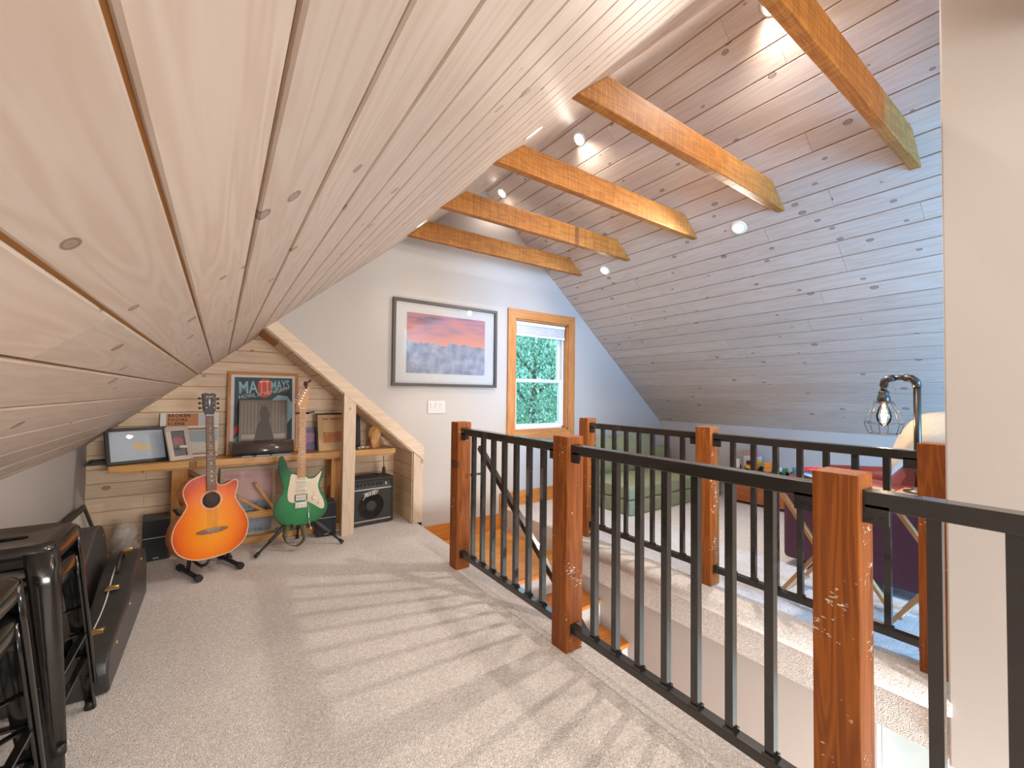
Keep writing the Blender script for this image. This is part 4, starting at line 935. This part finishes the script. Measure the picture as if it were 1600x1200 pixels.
crumple((0, -.005, .085), (.055, .05, .08), 'cloth', plain('grey_blue_cloth', (.50,.52,.57), .9, 0, .2, 30, .5), 1.7)
crumple((.005, .01, .215), (.045, .035, .04), 'paper', plain('pale_paper', (.62,.52,.48), .8, 0, .3, 40), 2.9)

# ------------------------------------------------------------------ far side: sofa, toys, trays, lamp, recliner
M_SOFA = plain('sage_suede', (.27,.29,.17), .9, 0, .16, 14, .3)
sf = thing('foam_sofa', 'low sage green folding foam sofa with loose back cushions below the window', 'sofa', (3.21, 2.64, 0))
for x0, x1 in ((0, .80), (.815, 1.60)):
    MB().box(x0, x1, 0, .80, 0, .143).build('base_cushion', M_SOFA, sf, .018, 3); MB().box(x0, x1, 0, .80, .147, .275).build('seat_cushion', M_SOFA, sf, .022, 3)
def cush(x0, x1, z0, z1, y, rz, ln_):
    m = MB(); rows = []
    n = 10; w = x1-x0; h_ = z1-z0
    def pt(u, v, s):
        b_ = (1-abs(2*u-1)**4)*(1-abs(2*v-1)**4)
        cr = .06*(abs(2*u-1)**6)*max(0, v-.5)*2
        return ((u-.5)*w, s*(.02+.05*b_), v*h_-cr*h_*3)
    for s in (-1, 1): m.grid([[pt(k/n, i/n, s) for k in range(n+1)] for i in range(n+1)])
    for k in range(n):
        for v in (0, n): m.add([pt(k/n, v/n, -1), pt((k+1)/n, v/n, -1), pt((k+1)/n, v/n, 1), pt(k/n, v/n, 1)], [(0,1,2,3)], True)
        for u in (0, n): m.add([pt(u/n, k/n, -1), pt(u/n, (k+1)/n, -1), pt(u/n, (k+1)/n, 1), pt(u/n, k/n, 1)], [(0,1,2,3)], True)
    o = m.build('back_cushion', M_SOFA, sf); o.location = ((x0+x1)/2, y, z0); o.rotation_euler = (R(-ln_), 0, R(rz))
cush(.04, .62, .276, .66, .66, 0, 9); cush(.58, 1.22, .276, .70, .62, -4, 13); cush(1.16, 1.60, .276, .52, .66, 0, 9)

ch = thing('toy_bench', 'low reddish wooden bench against the right knee wall holding small toys', 'bench', (4.74, 1.93, 0))
MB().box(-.145, .15, -.50, .50, .335, .36).build('top', M_SHELF, ch, .004)
MB().box(-.12, -.10, -.48, .48, .03, .335).build('front_panel', wood('cherry_panel', (.52,.17,.05), (.38,.10,.03), 'y', .4), ch, .003)
for y in (-.48, .48): MB().box(-.12, .14, y-.01, y+.01, 0, .335).build('side_panel', M_FIRZ, ch)
def truck(x, y, rz, s, body, cab, label, big=1.0):
    t = thing('toy_truck', label, 'toy', (x, y, .36), (0, 0, R(rz)), 'toys on the low bench'); t.scale = (s, s, s)
    MB().box(-.06, .06, -.03, .03, .018, .045).build('chassis', body, t, .004); MB().box(-.055, .0, -.028, .028, .045, .045+.035*big).build('bed', body, t, .005)
    c_ = MB().box(.008, .055, -.026, .026, .045, .085).build('cab', cab, t, .006); MB().box(.053, .0565, -.02, .02, .058, .078).build('windscreen', M_GLOSS, c_)
    for wx in (-.038, .038):
        for wy in (-.032, .032): MB().cyl((wx, wy-.008, .02), (wx, wy+.008, .02), .02, n=14).build('wheel', M_BLACKP, t)
    return t
TW = plain('toy_white', (.75,.76,.78), .3); TY = plain('toy_yellow', (.80,.55,.06), .3); TR = plain('toy_red', (.65,.03,.05), .3); TB = plain('toy_blue', (.05,.30,.42), .3); TO = plain('toy_orange', (.80,.28,.04), .3); TG = plain('toy_green', (.12,.40,.18), .3)
truck(4.66, 2.385, 25, 1.1, TW, TB, 'white and blue toy truck at the window end of the bench', 1.6)
truck(4.70, 2.22, 160, 1.3, TY, TR, 'yellow toy truck with red cab on the bench', 1.4)
truck(4.68, 2.07, 20, 1.2, TO, TB, 'orange and blue toy truck on the bench', 1.5)
truck(4.66, 1.935, 150, .95, TG, TW, 'small green toy truck with white cab on the bench')
truck(4.66, 1.80, 30, 1.1, TB, TB, 'teal blue toy truck on the bench')
bl = thing('toy_blocks', 'pink and white toy house behind the trucks on the bench', 'toy', (4.84, 2.30, .36)); MB().box(-.04, .04, -.08, .08, 0, .14).build('walls', TW, bl, .004); MB().prism([(-.09,.14),(.09,.14),(.0,.20)], 'x', -.045, .045).build('roof', plain('toy_pink', (.62,.28,.28), .5), bl)
# tray tables
def tray(label, x0, x1, y0, y1, zt):
    t = thing('tray_table', label, 'tray table', ((x0+x1)/2, (y0+y1)/2, 0))
    a, b = (x1-x0)/2, (y1-y0)/2
    MB().box(-a, a, -b, b, zt-.016, zt).build('tray_top', M_TRAY, t, .004)
    for s in (-1, 1):
        x = s*(a-.05)
        MB().bar((x, b-.02, zt-.02), (x, -b+.01, .012), .018, .036, (1,0,0)).build('leg', M_TRAY, t); MB().bar((x-s*.02, -b+.02, zt-.02), (x-s*.02, b-.01, .012), .018, .036, (1,0,0)).build('leg', M_TRAY, t)
    MB().cyl((-a+.05, 0, zt/2), (a-.05, 0, zt/2), .009, n=8).build('dowel', M_TRAY, t); MB().cyl((-a+.05, b-.05, .06), (a-.05, b-.05, .06), .011, n=8).build('dowel', M_TRAY, t)
tray('folding wooden tray table with crossed legs beside the middle post of the far railing', 2.60, 3.02, .69, 1.14, .655)
tray('folding wooden tray table with crossed legs carrying the pipe lamp', 2.74, 3.14, .25, .68, .655)
pln = thing('toy_plane', 'red toy plane on a clear box on the tray table', 'toy', (2.95, 1.02, .655), (0, 0, R(70)))
MB().box(-.07, .07, -.045, .045, 0, .045).build('clear_box', glass_mat('clear_box_plastic', (.9,.94,.96), rough=.05), pln)
MB().tube([(-.09, 0, .072), (0, 0, .066), (.09, 0, .056)], [.006,.013,.008], 10).box(-.02, .03, -.08, .08, .060, .066).box(-.09, -.07, -.03, .03, .072, .076).build('plane_body', TR, pln)
# pipe lamp
M_PIPE = plain('dark_iron_pipe', (.11,.095,.08), .32, .85, .15, 40)
lp = thing('pipe_lamp', 'black iron pipe table lamp with wire cage shade and lit bulb', 'lamp', (3.02, .60, .655))
MB().lathe([(.06,0),(.06,.008),(.03,.014),(.02,.03),(.001,.03)], n=24).build('base', M_PIPE, lp)
MB().tube([(0,0,.02),(0,0,.56)], .0155, 14).build('pole', M_PIPE, lp)
MB().tube([(0,0,.555),(0,.004,.585),(0,.022,.602),(0,.05,.606)], .019, 12).tube([(0,.09,.606),(0,.115,.602),(0,.132,.588),(0,.136,.56)], .019, 12).build('elbow', M_PIPE, lp)
MB().cyl((0,.045,.606), (0,.095,.606), .0145, n=12).build('arm', M_PIPE, lp)
MB().cyl((0,.136,.565), (0,.136,.53), .015, n=12).lathe([(.02,.0),(.024,-.006),(.022,-.02),(.027,-.03),(.030,-.05),(.026,-.07),(.001,-.07)], (0,.136,.535), 18).build('socket', M_PIPE, lp)
cg = MB()
zz, rr_ = (.475, .415, .355, .30), (.040, .066, .088, .068)
for z, r_ in zip(zz, rr_): cg.tube([(r_*math.cos(k*math.pi/3), .136+r_*math.sin(k*math.pi/3), z) for k in range(6)], .0018, 5, True, True)
for k in range(6): cg.tube([(r_*math.cos(k*math.pi/3), .136+r_*math.sin(k*math.pi/3), z) for z, r_ in zip(zz, rr_)], .0018, 5)
cg.build('wire_cage', M_PIPE, lp)
MB().lathe([(.001,.0),(.016,.004),(.030,.03),(.034,.055),(.028,.085),(.016,.115),(.013,.13),(.001,.13)], (0,.136,.34), 18).build('bulb', glass_mat('bulb_glass', (1,.97,.90)), lp)
MB().tube([(-.008,.136,.46),(-.008,.136,.37),(0,.136,.36),(.008,.136,.37),(.008,.136,.46)], .0025, 6).build('filament', plain('filament_glow', (1,.78,.45), .5, emit=40), lp)
d = bpy.data.lights.new('bulb_light', 'POINT'); d.energy = 2.0; d.color = (1,.75,.45); d.shadow_soft_size = .02
l = bpy.data.objects.new('bulb_light', d); COL.objects.link(l); l.parent = lp; l.location = (0, .136, .40)
# recliner
M_LEA = plain('burgundy_leather', (.26,.048,.042), .35, 0, .2, 18, .25); M_LEA2 = plain('plum_upholstery', (.085,.022,.038), .55, 0, .15, 14, .2)
rc = thing('recliner', 'burgundy leather recliner with a pale blanket over its back behind the tray tables', 'recliner', (3.66, .80, 0))
for s in (-1, 1): MB().box(s*.36-.085, s*.36+.085, -.46, .53, .05, .52).build('side_panel', M_LEA2, rc, .03, 3); MB().tube([(s*.36, -.40, .55), (s*.36, .1, .565), (s*.36, .50, .53)], [.075,.09,.085], 14).build('arm_pad', M_LEA, rc)
MB().box(-.27, .27, -.10, .54, .08, .44).build('seat', M_LEA, rc, .04, 3)
bk = MB(); rows = []
for i in range(13):
    u = i/12; z = .40+.62*u; y = .05-.30*u
    rows.append([((k/12-.5)*.74, y+.10*(1-abs(2*k/12-1)**3)*(1+.12*math.sin(u*22)), z) for k in range(13)])
bk.grid(rows); rows2 = [[(p_[0], -.20-.22*(i/12), p_[2]) for p_ in r_] for i, r_ in enumerate(rows)]; bk.grid(rows2)
for a_, c_ in zip(rows, rows2):
    pass
bk.grid([rows[-1], rows2[-1]]); bk.grid([[r_[0] for r_ in rows], [r_[0] for r_ in rows2]]); bk.grid([[r_[-1] for r_ in rows], [r_[-1] for r_ in rows2]])
bk.build('backrest', M_LEA, rc)
for x, y in ((-.33,-.38),(.33,-.38),(-.33,.45),(.33,.45)): MB().cyl((x, y, 0), (x, y, .06), .02, n=8).build('foot', M_BLACKP, rc)
bn = MB(); prof = [(-.40,.52),(-.41,.72),(-.44,.90),(-.455,1.03),(-.40,1.065),(-.30,1.06),(-.17,1.045),(-.10,.955),(-.06,.88),(-.03,.82)]
pf = spline(prof, 3, False)
rows = []
for i, (y_, z_) in enumerate(pf):
    top = [(-.405+.058*k, y_+.012*math.sin(k*1.7+i*.4), z_+.010*math.sin(k*2.3+i*.3)) for k in range(14)]
    side = [(-.43-.008*j+.006*math.sin(i*.9+j), y_+.01*math.sin(i+j), max(.56, z_-.02-.075*j)) for j in (2, 1)]
    rows.append(side+top)
bn.grid(rows)
bt = bn.build('blanket', plain('cream_blanket', (.50,.43,.35), .95, 0, .12, 60, .5), None, solid=.014); bt.location = (3.66, .80, 0)
tag(bt, 'cream knitted blanket draped over the recliner back', 'blanket')
